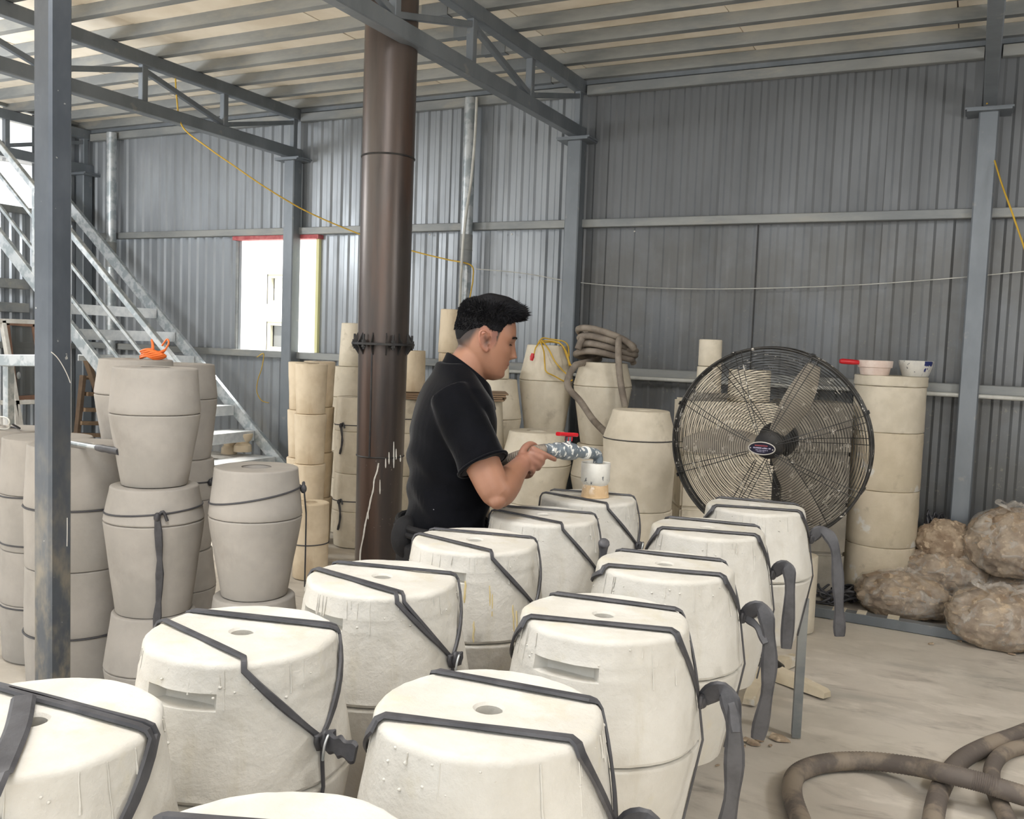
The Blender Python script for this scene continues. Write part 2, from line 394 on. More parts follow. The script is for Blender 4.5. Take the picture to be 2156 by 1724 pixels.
def sheet_mesh(name, wid, z0, z1, m, pitch=0.108, dep=0.016, axis='x'):
    """one trapezoidal corrugated sheet, lower left corner at the origin, ribs towards the room"""
    xs = []; nrib = max(1, round(wid/pitch)); p = wid/nrib
    for i in range(nrib):
        for f_, d in ((0.0, 0), (0.42, 0), (0.56, 1), (0.86, 1)):
            xs.append(((i + f_)*p, -dep*d))
    xs.append((wid, 0))
    rows = 6; V = []; Fc = []
    for j in range(rows + 1):
        z = z0 + (z1 - z0)*j/rows
        for k, (x, y) in enumerate(xs):
            yy = y + 0.0035*nz((x*2.3, z*1.2, wid), 1.0, z0 + wid)
            V.append((x, yy, z) if axis == 'x' else (-yy, x, z))
    n = len(xs)
    for j in range(rows):
        for k in range(n - 1):
            a = j*n + k; Fc.append((a, a + 1, a + n + 1, a + n))
    return mesh_of(name, MB().add(V, Fc), m, smooth=None)

def sheets(parent, x0, x1, z0, z1, m, y=WY, wid=1.08):
    n = max(1, round((x1 - x0)/wid)); w = (x1 - x0)/n
    me = sheet_mesh('wall_sheet', w + 0.02, z0, z1, m, dep=0.009 if m == 'sheet_dark' else 0.015)
    for i in range(n):
        o = obj('wall_sheet', me, None, parent); o.location = (x0 + i*w, y + (0.003 if i % 2 else 0), 0)

wall = struct('wall_back')
XC = [-7.95, -5.33, -2.69, -0.01]                    # column lines
sheets(wall, -8.1, -2.75, 2.36, 3.42, 'sheet')
sheets(wall, -2.75, 2.65, 2.36, 3.42, 'sheet_dark')
sheets(wall, -8.1, -6.03, 0, 2.40, 'sheet', WY + 0.022)
sheets(wall, -6.03, -5.13, 0, 1.30, 'sheet', WY + 0.022, 0.9)
sheets(wall, -5.13, -2.75, 0, 2.40, 'sheet', WY + 0.022)
sheets(wall, -2.75, 2.65, 0, 2.40, 'sheet_dark', WY + 0.022)
# girts between the column lines
CSEC = [(-0.03, -0.03), (0.03, -0.03), (0.03, 0.03), (-0.03, 0.03)]
xs_ = [-8.1] + XC + [2.65]
for z, r in ((2.39, 0.03), (1.315, 0.03), (3.35, 0.035)):
    for a, b in zip(xs_[:-1], xs_[1:]):
        if z < 1.4 and False: continue
        obj('girt', MB().bar((a + 0.05, WY - 0.05, z), (b - 0.05, WY - 0.05, z), 0.05, 2*r), 'steel_dusty', wall)
obj('flashing', MB().bar((-8.1, WY - 0.03, 3.43), (2.65, WY - 0.03, 3.43), 0.04, 0.07), 'steel', wall)
g_ = atY(1596, 480, WY); g2 = atY(1582, 735, WY)
obj('sheet_gap', MB().box(((g_.x + g2.x)/2 - .004, WY - .004, 1.345), ((g_.x + g2.x)/2 + .004, WY + .006, 2.36)), 'black', wall)
# loose screws, their glint put in as white colour
for px, py in ((905, 494), (1078, 493), (693, 249), (608, 512), (608, 535), (1336, 487), (1624, 462)):
    p = atY(px, py, WY - 0.022)
    obj('screw', MB().ell(p, (0.007, 0.007, 0.007), 8, 6), 'white_paint', wall)

wl = struct('wall_left')
def sheets_y(parent, x, y0, y1, z0, z1, m, wid=1.08):
    n = max(1, round((y1 - y0)/wid)); w = (y1 - y0)/n
    me = sheet_mesh('wall_sheet', w + 0.02, z0, z1, m, axis='y')
    for i in range(n):
        o = obj('wall_sheet', me, None, parent); o.location = (x - (0.003 if i % 2 else 0), y0 + i*w, 0)
sheets_y(wl, -8.12, 2.2, 6.42, 0, 2.55, 'sheet')
sheets_y(wl, -8.12, 5.86, 6.42, 2.5, 3.5, 'sheet', 0.56)
sheets_y(wl, -8.10, 2.2, 6.42, 3.48, 4.6, 'sheet')
for z in (3.5, 2.56, 1.3):
    obj('girt', MB().bar((-8.06, 2.2, z), (-8.06, 6.3, z), 0.05, 0.06), 'steel_dusty', wl)
for z in (1.87, 1.65):
    obj('girt', MB().bar((-8.04, 4.2, z), (-8.04, 5.75, z), 0.06, 0.09), 'steel_dusty', wl)

wr = struct('wall_right')                            # closes the shed past the frame; unseen, raised to block sun
me = sheet_mesh('wall_sheet', 1.02, 0, 4.6, 'sheet_dark', axis='y')
for i in range(7):
    o = obj('wall_sheet', me, None, wr); o.location = (2.68, -0.6 + i, 0); o.scale = (-1, 1, 1)

ceil = struct('ceiling')
pan = mesh_of('ceiling_board', MB().box((0.004, 0.004, 0), (1.216, 2.436, 0.018)), 'board')
x0, y0 = -8.75, -0.92
for i in range(10):
    for j in range(3):
        o = obj('ceiling_board', pan, None, ceil); o.location = (x0 + i*1.22, y0 + j*2.44, 3.50 + 0.002*((i*7 + j*3) % 3))
obj('joint_backing', MB().box((-8.75, -0.92, 3.526), (3.46, 6.42, 3.55)), 'wood_dark', ceil)  # unseen dark backing added to keep sky out of the board joints
PUR = [(-0.028, -0.05), (0.028, -0.05), (0.028, -0.036), (0.024, -0.036), (0.024, -0.046), (-0.022, -0.046), (-0.022, 0.046), (0.024, 0.046), (0.024, 0.036), (0.028, 0.036), (0.028, 0.05), (-0.028, 0.05)]
PUR = [(-x, y*0.74) for x, y in PUR]
pa = mesh_of('purlin', MB().prof(PUR, (-8.1, 0, 0), (-3.02, 0, 0)), 'steel_dusty')
pb = mesh_of('purlin', MB().prof(PUR, (-3.0, 0, 0), (2.65, 0, 0)), 'steel_dusty')
ps = mesh_of('purlin_sleeve', MB().box((-3.1, -0.032, -0.041), (-2.92, 0.032, 0.036)), 'steel')
for k, y in enumerate([6.33, 5.96, 5.58, 5.21, 4.83, 4.44, 4.06, 3.68, 3.30, 2.92, 2.54, 2.16, 1.78]):
    for me in (pa, pb, ps):
        o = obj(me.name.split('.')[0], me, None, ceil); o.location = (0, y, 3.463)

# ------------------------------------------------------------------ columns and trusses
def truss(x, label):
    t = thing('roof_truss', label, 'truss', (x, 6.3, 3.0))
    y1 = -3.9
    obj('bottom_chord', MB().bar((0, 0.08, 0.045), (0, y1, 0.045), 0.07, 0.09), 'steel', t)
    obj('top_chord', MB().bar((0, 0.08, 0.378), (0, y1, 0.378), 0.07, 0.09), 'steel', t)
    ys = [0.0, -0.82, -1.6, -2.38, -3.16, -3.84]
    for k, y in enumerate(ys):
        obj('web_post', MB().bar((0, y, 0.09), (0, y, 0.335), 0.045, 0.05, up=(0, 1, 0)), 'steel', t)
    zz = [0.30, 0.11, 0.30, 0.11, 0.30, 0.11]
    for k in range(5):
        obj('web_diagonal', MB().bar((0, ys[k] - 0.02, zz[k]), (0, ys[k + 1] + 0.02, zz[k + 1]), 0.035, 0.035), 'steel', t)
    obj('seat_plate', MB().box((-0.13, -0.09, -0.012), (0.13, 0.09, 0.0)), 'steel', t)
    return t
truss(XC[0], 'farthest left steel roof truss in the corner above the stair')
truss(XC[1], 'steel roof truss landing on the column at the bright window')
truss(XC[2], 'steel roof truss crossing in front of the brown flue pipe top')
truss(XC[3], 'steel roof truss at the top right corner of the photo')
def column(x, label):
    c = thing('steel_column', label, 'column', (x, 6.3, 0))
    obj('shaft', MB().bar((0, 0, 0.0), (0, 0, 2.975), 0.11, 0.11, up=(0, 1, 0), bev=0.008), 'steel', c)
    obj('base_plate', MB().box((-0.11, -0.11, 0), (0.11, 0.11, 0.012)), 'steel', c)
    obj('cap_plate', MB().box((-0.12, -0.1, 2.975), (0.12, 0.1, 2.987)), 'steel', c)
    return c
column(XC[0], 'square steel column in the far left corner behind the stair')
column(XC[1], 'square steel column standing across the bright window opening')
column(XC[2], 'square steel column behind the yellow cable on the wall middle')
column(XC[3], 'square steel column at the right edge behind the clay bags')
# near column at the left
c = thing('steel_column', 'large near steel column at left with plaster-stained foot', 'column', atZ(111, 1572, 0))
obj('shaft', MB().bar((0, 0, 0.008), (0, 0, 3.39), 0.088, 0.088, up=(0, 1, 0), bev=0.009), 'column', c)
obj('base_plate', MB().box((-0.09, -0.09, 0), (0.09, 0.09, 0.01)), 'column', c)
# plaster splashes on the near column
sp = MB()
for px, py, r in ((153, 1000, 0.0),):
    pass
o_ = c.location
def on_col(px, py):                                  # point on the face turned to +X
    return atX(px, py, o_.x + 0.0445) - o_
arc = [on_col(*q) for q in ((108, 741), (120, 752), (132, 770), (142, 790), (148, 806))]
obj('plaster_splash', MB().tube(spline(arc, 4), [0.0016]*17, 6), 'white_paint', c, label='thin white plaster arc')
dr = [on_col(*q) for q in ((141.5, 1090), (141.5, 1120), (141, 1150))]
obj('plaster_splash', MB().tube(dr, 0.0014, 6), 'white_paint', c)

# round posts against the back wall, conduit beside one
def post(px, py, label, r=0.047, y=6.28):
    p = atY(px, py, y)
    t = thing('round_post', label, 'post', (p.x, y, 0))
    obj('pipe', MB().tube([(0, 0, 0), (0, 0, 2.3), (0, 0, 3.36)], r, 20), 'galv', t)
    obj('collar', MB().tube([(0, 0, 2.08), (0, 0, 2.32)], r + 0.003, 20), 'steel_dusty', t)
    obj('tie_ring', MB().tube([(math.cos(a*PI/8)*(r + .003), math.sin(a*PI/8)*(r + .003), 2.2) for a in range(16)], 0.004, 6, closed=True), 'steel_dusty', t)
    return p
post(234, 480, 'round galvanized post in the left corner above the stair', y=6.27)
post(984, 430, 'round galvanized post on the wall right of the flue pipe')
cp = spline([atY(*q, 6.2) for q in ((1004, 205), (1000, 290), (992, 380), (983, 440), (975, 510), (971, 580), (968, 650), (966, 730), (964, 900))], 6)
tag(obj('conduit', MB().tube([p - cp[0] for p in cp], 0.011, 10), 'pvc'), 'white plastic conduit bending down beside the round post', 'conduit').location = cp[0]

# the window opening: red lintel, sill, translucent sheet edge
win = struct('window_1')
obj('lintel', MB().box((-6.05, WY - 0.055, 2.325), (-5.08, WY + 0.03, 2.359)), 'red_paint', win, label='red-painted lintel')
obj('sill', MB().box((-6.1, WY - 0.06, 1.285), (-5.05, WY + 0.06, 1.31)), 'white_paint', win)
MT['trans'] = mat('yellowed_translucent_sheet', S(226, 224, 170), None, 0.5)
obj('jamb', MB().box((-5.135, WY - 0.01, 1.31), (-5.105, WY + 0.03, 2.37)), 'trans', win, label='yellowed plastic edge strip')
obj('jamb', MB().box((-6.05, WY - 0.01, 1.31), (-6.03, WY + 0.03, 2.37)), 'steel_dusty', win)

# the house outside the window
ex = struct('trim_1'); 
obj('yard', MB().box((-40, 6.7, -0.2), (20, 40, -0.02)).box((-40, -30, -0.2), (20, -4.05, -0.02)), 'yard', ex)  # camera-side slab is unseen, added to bounce sun onto the ceiling
MT['facade'] = mat('white_render', S(250, 250, 246), None, 0.9)
MT['frame_out'] = mat('pale_window_frame', S(190, 188, 170), None, 0.7)
h = thing('house', 'sunlit white house facade seen outside through the window opening', 'house', (-11.5, 15.0, 0))
w1 = [atY(x, y, 15.0) - Vector((-11.5, 15, 0)) for x, y in ((562, 640), (605, 577))]
w2 = [atY(x, y, 15.0) - Vector((-11.5, 15, 0)) for x, y in ((560, 737), (612, 678))]
fx0, fx1 = -8.0, 8.0
# wall pieces around the two openings
a, b = w1; cc, d = w2
L_ = min(a.x, cc.x); R_ = max(b.x, d.x)
obj('facade_wall', MB().box((fx0, 0, -0.2), (L_, 0.25, 8)).box((R_, 0, -0.2), (fx1, 0.25, 8)).box((L_, 0, -0.2), (R_, 0.25, cc.z)).box((L_, 0, d.z), (R_, 0.25, a.z)).box((L_, 0, b.z), (R_, 0.25, 8)), 'facade', h)
for lo, hi, bits in ((a, b, 1), (cc, d, 2)):
    f = MB(); 
    for q in ((L_, lo.z, L_ + 0.09, hi.z), (R_ - 0.09, lo.z, R_, hi.z), (L_ + 0.42, lo.z + .081, L_ + 0.47, hi.z - .081), (L_ + .091, lo.z, R_ - .091, lo.z + 0.08), (L_ + .091, hi.z - 0.08, R_ - .091, hi.z)):
        f.box((q[0], 0.02, q[1]), (q[2], 0.10, q[3]))
    fo = obj('window_frame', f, 'frame_out', h)
    obj('pane', MB().box((L_ + 0.085, 0.13, lo.z + 0.075), (R_ - 0.085, 0.14, hi.z - 0.075)), 'facade' if bits == 1 else 'glass', fo)
    obj('backing', MB().box((L_ - 0.05, 0.6, lo.z - 0.1), (R_ + 0.05, 0.65, hi.z + 0.1)), 'board', fo)

# white pvc water pipe under the lower girt, grey kerb channels
pv = atY(1400, 799, 6.28)
t = thing('water_pipe', 'white plastic water pipe running along the wall under the girt', 'pipe', (-2.6, 6.28, pv.z))
obj('pipe', MB().tube([(-0.85, 0, 0), (0, 0, 0), (2.5, 0, 0), (5.2, 0, -0.01)], 0.014, 10), 'pvc', t)
t = thing('kerb_channel', 'dusty grey steel channel on the floor before the clay bags', 'kerb', (-0.95, 5.44, 0))
obj('channel', MB().bar((0, 0, 0.028), (1.02, -0.03, 0.028), 0.07, 0.056), 'steel', t)
for x, w in ((0.33, 0.07), (0.46, 0.05), (0.62, 0.06)):
    obj('plaster_smear', MB().box((x, -0.042, 0.0), (x + w, 0.042, 0.0585)), 'plaster_dry', t)
kp = atZ(712, 1118, 0)
t = thing('kerb_channel', 'grey steel channel on the floor left of the flue pipe', 'kerb', kp)
obj('channel', MB().bar((-0.9, 0.25, 0.03), (1.3, 0.25, 0.03), 0.07, 0.06), 'steel', t)

# ------------------------------------------------------------------ flue pipe
fp = atD(787, 1150, 4.9); ft = atD(833, 60, 4.9)
flx, fly = (fp.x + ft.x)/2, (fp.y + ft.y)/2
t = thing('flue_pipe', 'tall rusty brown flue pipe with bolted flange, behind the worker', 'flue', (flx, fly, 0))
lean = Vector((0.0, 0.0, 3.5))/3.5
ax = lambda z: Vector((lean.x*z, 0, z))
zf = 1.5 - (720 - 706)/F*4.9
def seg(z0, z1, r0, r1):
    return MB().tube([ax(z0), ax(z0 + (z1 - z0)*.33), ax(z0 + (z1 - z0)*.66), ax(z1)], [r0, r0 + (r1 - r0)*.33, r0 + (r1 - r0)*.66, r1], 40)
z1_ = zf - 0.60; z2_ = zf + 0.98
obj('lower_section', seg(0, z1_ - 0.004, 0.121, 0.125), 'flue', t)
obj('middle_section', seg(z1_, zf - 0.006, 0.127, 0.131), 'flue', t)
obj('upper_section', seg(zf + 0.006, z2_ - 0.003, 0.136, 0.137), 'flue', t)
obj('top_section', seg(z2_ + 0.003, 3.39, 0.138, 0.139), 'flue', t)
for z, r in ((z1_, 0.126), (z2_, 0.1385)):
    obj('weld_seam', MB().tube([ax(z) + Vector((math.cos(a*PI/16)*r, math.sin(a*PI/16)*r, 0)) for a in range(32)], 0.005, 6, closed=True), 'black', t)
fl = MB().lathe([(-0.006, 0.12), (-0.006, 0.168), (0.006, 0.168), (0.006, 0.12)], 36).move(ax(zf))
flo = obj('flange', fl, 'black', t)
bolt = mesh_of('bolt', MB().tube([(0, 0, -0.03), (0, 0, 0.05)], 0.006, 8).lathe([(-0.02, 0), (-0.02, 0.013), (-0.007, 0.013), (-0.007, 0)], 6).lathe([(0.007, 0), (0.007, 0.013), (0.02, 0.013), (0.02, 0)], 6), 'black', 40)
gus = mesh_of('gusset', MB().add([(0.13, -0.003, 0.006), (0.166, -0.003, 0.006), (0.135, -0.003, 0.06), (0.13, 0.003, 0.006), (0.166, 0.003, 0.006), (0.135, 0.003, 0.06),
        (0.124, -0.003, -0.006), (0.166, -0.003, -0.006), (0.129, -0.003, -0.06), (0.124, 0.003, -0.006), (0.166, 0.003, -0.006), (0.129, 0.003, -0.06)],
        [(0, 1, 2), (5, 4, 3), (0, 3, 4, 1), (1, 4, 5, 2), (2, 5, 3, 0), (8, 7, 6), (9, 10, 11), (6, 7, 10, 9), (7, 8, 11, 10), (8, 6, 9, 11)]), 'black', None)
for k in range(12):
    o = obj('gusset', gus, None, flo); o.location = ax(zf); o.rotation_euler = (0, 0, k*PI/6 + 0.2)
    if k % 2 == 0:
        o = obj('bolt', bolt, None, flo); a = k*PI/6 + 0.42; o.location = ax(zf) + Vector((math.cos(a)*0.155, math.sin(a)*0.155, 0))
obj('seam_bead', MB().tube([ax(z) + Vector((0.02, -0.128, 0)) for z in np.linspace(z1_, zf - 0.05, 8)], 0.005, 6), 'black', t)
# drips of white slip down the flue
def on_flue(px, py, r=0.1285):
    d = ray(px, py); ox, oy = CAM[0] - flx, CAM[1] - fly
    A_ = d[0]**2 + d[1]**2; B_ = 2*(ox*d[0] + oy*d[1]); C_ = ox*ox + oy*oy - r*r; D_ = B_*B_ - 4*A_*C_
    k = (-B_ - math.sqrt(max(D_, 0)))/(2*A_); p = Vector(CAM + d*k)
    return Vector((p.x - flx, p.y - fly, p.z)) + ax(p.z)*Vector((1, 1, 0)) if False else Vector((p.x - flx, p.y - fly, p.z))
main = [(797, 975), (794, 992), (788, 1010), (786, 1030), (781, 1050), (777, 1070), (772, 1090), (768, 1110), (765, 1130), (759, 1160), (758, 1185)]
obj('slip_drip', MB().tube(spline([on_flue(*q) for q in main], 4), [0.0035 + 0.002*random.random() for _ in range(41)], 6), 'white_paint', t)
for x, y, l in ((829, 930, 55), (819, 952, 25), (834, 945, 22), (812, 965, 20), (843, 958, 14), (775, 1075, 18), (800, 1010, 30)):
    obj('slip_drip', MB().tube([on_flue(x, y + l*k/4) for k in range(5)], [0.002, 0.003, 0.0035, 0.004, 0.002], 6), 'white_paint', t)

# ------------------------------------------------------------------ stair
Y0, Y1 = 5.0, 6.05
sl = 0.85
st = thing('stair', 'galvanized steel open stair climbing to the left beside the wall', 'stair', (-5.23, (Y0 + Y1)/2, 0))
hy = (Y1 - Y0)/2
def stp(x, z, y): return Vector((x + 5.23, y, z))
def zl(x, off=0.0): return 0.43 + (-5.23 - x)*sl + off     # stringer line
for s, y in ((-1, -hy), (1, hy)):
    obj('stringer', MB().bar(stp(-4.84, zl(-4.84), y), stp(-8.0, zl(-8.0), y), 0.04, 0.10), 'galv', st)
for k in range(-1, 7):
    x = -5.23 - 0.235*k; z = 0.457 + 0.204*k
    tr = MB().box((x + 5.23 - 0.24, -hy + 0.025, z - 0.008), (x + 5.23, hy - 0.025, z)).box((x + 5.23 - 0.008, -hy + 0.025, z - 0.085), (x + 5.23, hy - 0.025, z - 0.008)).box((x + 5.23 - 0.24, -hy + 0.025, z - 0.05), (x + 5.23 - 0.232, hy - 0.025, z - 0.008))
    obj('tread', tr, 'tread', st)
for nm, off, w in (('handrail', 0.76, 0.045), ('mid_rail', 0.51, 0.025), ('mid_rail', 0.25, 0.025)):
    obj(nm, MB().bar(stp(-5.0, zl(-5.0, off), -hy), stp(-8.0, zl(-8.0, off), -hy), w, w), 'galv', st)
for x in (-5.02, -6.9):
    obj('baluster', MB().bar(stp(x, zl(x), -hy), stp(x, zl(x, 0.76), -hy), 0.03, 0.03, up=(0, 1, 0)), 'galv', st)

# upper landing bits of the neighbouring bay seen through the opening
nb = thing('lean_to_frame', 'pale roof frame of the next bay seen through the opening', 'roof frame', (-10.6, 5.5, 2.4))
for y in (-2.2, -0.6, 1.0):
    obj('rafter', MB().bar((-3, y, 1.5), (2.4, y, 0.7), 0.06, 0.1), 'steel_dusty', nb)
for x in (-2.4, -1.2, 0.0, 1.2):
    obj('batten', MB().bar((x, -3.0, 1.12 - x*0.148), (x, 1.6, 1.12 - x*0.148), 0.05, 0.05), 'red_paint', nb)

# ------------------------------------------------------------------ plaster moulds
def section(z0, z1, r0, r1, hole_top=0.0, hole_bot=0.0, rough=0.0012, seed=0.0, slot=None, seg=48, bev=0.007, depth=0.10, tb=None):
    """one solid of revolution: a conical plaster block with rounded arrises, optional pouring hole, optional chord-cut slots"""
    P = [(z0, max(hole_bot, 0.0)), (z0, r0 - bev), (z0 + bev*0.35, r0 - bev*0.3), (z0 + bev, r0)]
    n = 7
    for i in range(1, n): P.append((z0 + bev + (z1 - z0 - 2*bev)*i/n, r0 + (r1 - r0)*i/n))
    if slot:
        for (sa, sz, hw, hh) in slot:
            f = lambda z: r0 + (r1 - r0)*(z - z0)/(z1 - z0)
            P += [(sz - hh - .0012, f(sz - hh)), (sz - hh, f(sz - hh)), (sz + hh, f(sz + hh)), (sz + hh + .0012, f(sz + hh))]
        body = sorted(P[3:], key=lambda q: q[0]); P = P[:3] + body
    tb = tb or bev
    P = [q for q in P if q[0] < z1 - tb - 1e-4]
    rr1 = r1 + (r0 - r1)*tb/(z1 - z0)
    P += [(z1 - tb, rr1), (z1 - tb*0.62, r1 - tb*.02 + (rr1 - r1)*.5), (z1 - tb*0.29, r1 - tb*0.24), (z1 - tb*.09, r1 - tb*.58), (z1, r1 - tb*1.05)]
    P += [(z1, r1*0.66), (z1, r1*0.36)]
    if hole_top: P += [(z1, hole_top + 0.004), (z1 - 0.004, hole_top), (z1 - depth, hole_top*0.96), (z1 - depth, 0)]
    else: P += [(z1, 0)]
    def rf(r, a, z):
        if r <= 0: return 0.0
        rr = r + rough*(nz((math.cos(a)*3, math.sin(a)*3, z*9), 1.0, seed) + 0.6*nz((math.cos(a)*9, math.sin(a)*9, z*26), 1.0, seed))*(1 if r > 0.06 else 0.2)
        if slot and r > 0.06:
            for (sa, sz, hw, hh) in slot:
                if sz - hh - 1e-6 <= z <= sz + hh + 1e-6:
                    d = (a - sa + PI) % (2*PI) - PI
                    if abs(d) < hw: rr = min(rr, r*math.cos(hw)/math.cos(d)*0.86)
        return rr
    mb = MB().lathe(P, seg, rf)
    if rough:
        mb.v = [Vector((p.x, p.y, p.z + 0.6*rough*nz((p.x*14, p.y*14, seed), 1.0))) for p in mb.v]
    return mb

class Mould:
    def __init__(s, name, label, cat, loc, h, rt, rb, r0, zb, m, hole=0.0, rz=0.0, group=None, rough=0.0012, slot=None, seg=48, parts=('lower_half', 'upper_half'), bev=0.007, tb=None):
        s.h, s.rt, s.rb, s.r0, s.zb = h, rt, rb, r0, zb; s.tb = tb or .006
        s.t = thing(name, label, cat, loc, rz, group)
        sd = loc[0]*3.7 + loc[1]*5.1 + loc[2]*7.7
        if zb:
            s.low = obj(parts[0], section(0, zb - .0006, r0, rb, 0, 0, rough, sd, None, seg, bev), m, s.t, 32)
            s.up = obj(parts[1], section(zb + .0006, h, rb, rt, hole, 0, rough, sd, slot, seg, bev, .10, tb), m, s.t, 32)
        else:
            s.up = obj('body', section(0, h, r0, rt, hole, 0, rough, sd, slot, seg, bev), m, s.t, 32)
    def rad(s, z):
        if not s.zb: return s.r0 + (s.rt - s.r0)*z/s.h
        return s.r0 + (s.rb - s.r0)*z/s.zb if z < s.zb else s.rb + (s.rt - s.rb)*(z - s.zb)/(s.h - s.zb)
    def on(s, a, z, off=0.003):
        r = s.rad(z) + off; return Vector((r*math.cos(a), r*math.sin(a), z))
    def side(s, a0, z0, a1, z1, n=7):
        pts = []; nr = []
        for i in range(n + 1):
            t = i/n; a = a0 + (a1 - a0)*t; z = z0 + (z1 - z0)*t
            pts.append(s.on(a, z)); k = 0.25 if z > s.zb else -0.25
            nr.append(Vector((math.cos(a), math.sin(a), k)))
        return pts, nr
    def band(s, knot, zk, aR, aL, knotL, zkL, w):
        """rubber strip: far-side knot, over the rim, across the flat top, over the near rim, down to the knot"""
        b_ = s.tb; p1, n1 = s.side(knotL, zkL, aL, s.h - b_)
        p3, n3 = s.side(aR, s.h - b_, knot, zk)
        A = Vector(((s.rt - b_)*math.cos(aL), (s.rt - b_)*math.sin(aL), s.h + 0.003)); B = Vector(((s.rt - b_)*math.cos(aR), (s.rt - b_)*math.sin(aR), s.h + 0.003))
        p2 = [A.lerp(B, i/9) for i in range(10)]; n2 = [Vector((0, 0, 1))]*10
        rimA = Vector(((s.rt - b_*.24)*math.cos(aL), (s.rt - b_*.24)*math.sin(aL), s.h - b_*.27)); rimB = Vector(((s.rt - b_*.24)*math.cos(aR), (s.rt - b_*.24)*math.sin(aR), s.h - b_*.27))
        pts = p1 + [rimA + Vector((math.cos(aL)*.002, math.sin(aL)*.002, .002))] + p2 + [rimB + Vector((math.cos(aR)*.002, math.sin(aR)*.002, .002))] + p3
        nr = n1 + [Vector((math.cos(aL), math.sin(aL), 1))] + n2 + [Vector((math.cos(aR), math.sin(aR), 1))] + n3
        ws = [w*(0.82 + 0.25*nz((i*0.35, knot, w*99), 1.0, s.rt*10 + aR)) for i in range(len(pts))]
        return ribbon(pts, nr, ws, 0.0045)

R = math.radians
UPV = Vector((0, 0, 1))
def drips(M, n, seed, z_lo=0.08, slot=None):
    rnd = random.Random(seed); mb = MB()
    for k in range(n):
        a = rnd.uniform(0, 2*PI); l = rnd.uniform(0.012, z_lo); z0 = M.h - M.tb
        if slot and abs((a - slot[0][0] + PI) % (2*PI) - PI) < slot[0][2] + .06: l = min(l, .038)
        wob = 0.004*rnd.uniform(-1, 1); pts = [M.on(a + wob*i + 0.004*rnd.uniform(-1, 1), z0 - l*i/4, -0.0002) for i in range(5)]
        w = rnd.uniform(0.0007, 0.0015); mb.tube(pts, [w*0.8, w, w*0.9, w*1.1, w*1.5], 6)
    for k in range(n):                                   # small trowelled lumps at the rim
        a = rnd.uniform(0, 2*PI); p = M.on(a, M.h - M.tb - rnd.uniform(0.0, 0.05), -0.001); q = rnd.uniform(0.001, 0.0026)
        mb.ell(p, (q*1.3, q*1.3, q), 7, 5)
    o = obj('plaster_drips', mb, 'plaster', M.up, 60); o['kind'] = 'stuff'

ZB = 0.575                                             # top of the bench
def bench_mould(label, loc, knot, zk, dR, dL, knotL, zkL, w=0.0165, double=0, tails=(), hook=False, cord=True, slot=None, rot=0.0, seed=0):
    """knot, dR, dL in degrees about the mould axis"""
    h = 0.425
    M = Mould('stool_mould', label, 'mould', (loc[0], loc[1], ZB), h, 0.155, 0.187, 0.150, 0.212, 'plaster', 0.0185, 0, 'white strapped stool moulds on the bench', 0.0030, slot, 96, bev=0.009, tb=0.011)
    k, kl = R(knot), R(knotL)
    kn = M.on(k, zk, 0.012)
    st = None
    for i, (a, b) in enumerate(((knot - dR, knotL + dL), (knot + dR, knotL - dL))):
        for d in range(1 + (1 if double >> i & 1 else 0)):
            o = obj('rubber_strap', M.band(k, zk, R(a + 5*d), R(b - 2*d), kl, zkL, w*(1 - 0.25*d)), 'rubber', M.t, 28)
            st = st or o
    # the knot and its loose ends
    kb = MB().ell(kn, (0.010, 0.012, 0.017), 14, 9)
    kb.tube([kn + Vector((math.cos(k + q)*0.004, math.sin(k + q)*0.004, 0.012*math.sin(q*2))) + Vector((-math.sin(k), math.cos(k), 0))*0.015*math.cos(q) for q in np.linspace(0, 2*PI, 12, endpoint=False)], 0.005, 8, closed=True)
    obj('strap_knot', kb, 'rubber', st, 60)
    for tl in tails:                                    # list of (offset along tangent, outward, up) points and width
        pts = [kn + Vector((-math.sin(k), math.cos(k), 0))*p[0] + Vector((math.cos(k), math.sin(k), 0))*p[1] + Vector((0, 0, p[2])) for p in tl[0]]
        pts = spline(pts, 6); nn = tl[2] if len(tl) > 2 else None
        nr = [Vector((0.35, -1.0, 0.15)) if nn is None else Vector(nn) for _ in pts]
        obj('strap_tail', ribbon(pts, nr, [tl[1]*(0.8 + 0.3*math.sin(i*0.5)**2) for i in range(len(pts))], 0.005), 'rubber', st, 28)
    if cord:
        pts, nr = M.side(k, zk, k - 0.03, M.zb, 5); p2, n2 = M.side(k - 0.03, M.zb, k - 0.02, 0.01, 5)
        obj('rubber_strap', ribbon(pts + p2[1:], nr + n2[1:], 0.006, 0.004), 'rubber', M.t, 60)
    if hook:
        e1 = Vector((-math.sin(k), math.cos(k), 0)); e0 = Vector((math.cos(k), math.sin(k), 0))
        pts = [kn + e0*.012 + e1*(-.004) + UPV*.012, kn + e0*.016 - e1*.012 + UPV*.014, kn + e0*.017 - e1*.02 + UPV*.002, kn + e0*.014 - e1*.02 - UPV*.022]
        obj('wire_hook', MB().tube(spline(pts, 5), .0022, 8), 'galv', st, 60)
    drips(M, 26, seed, .08, slot)
    return M
SLOT = lambda a: [(R(a), 0.366, 0.36, 0.012)]
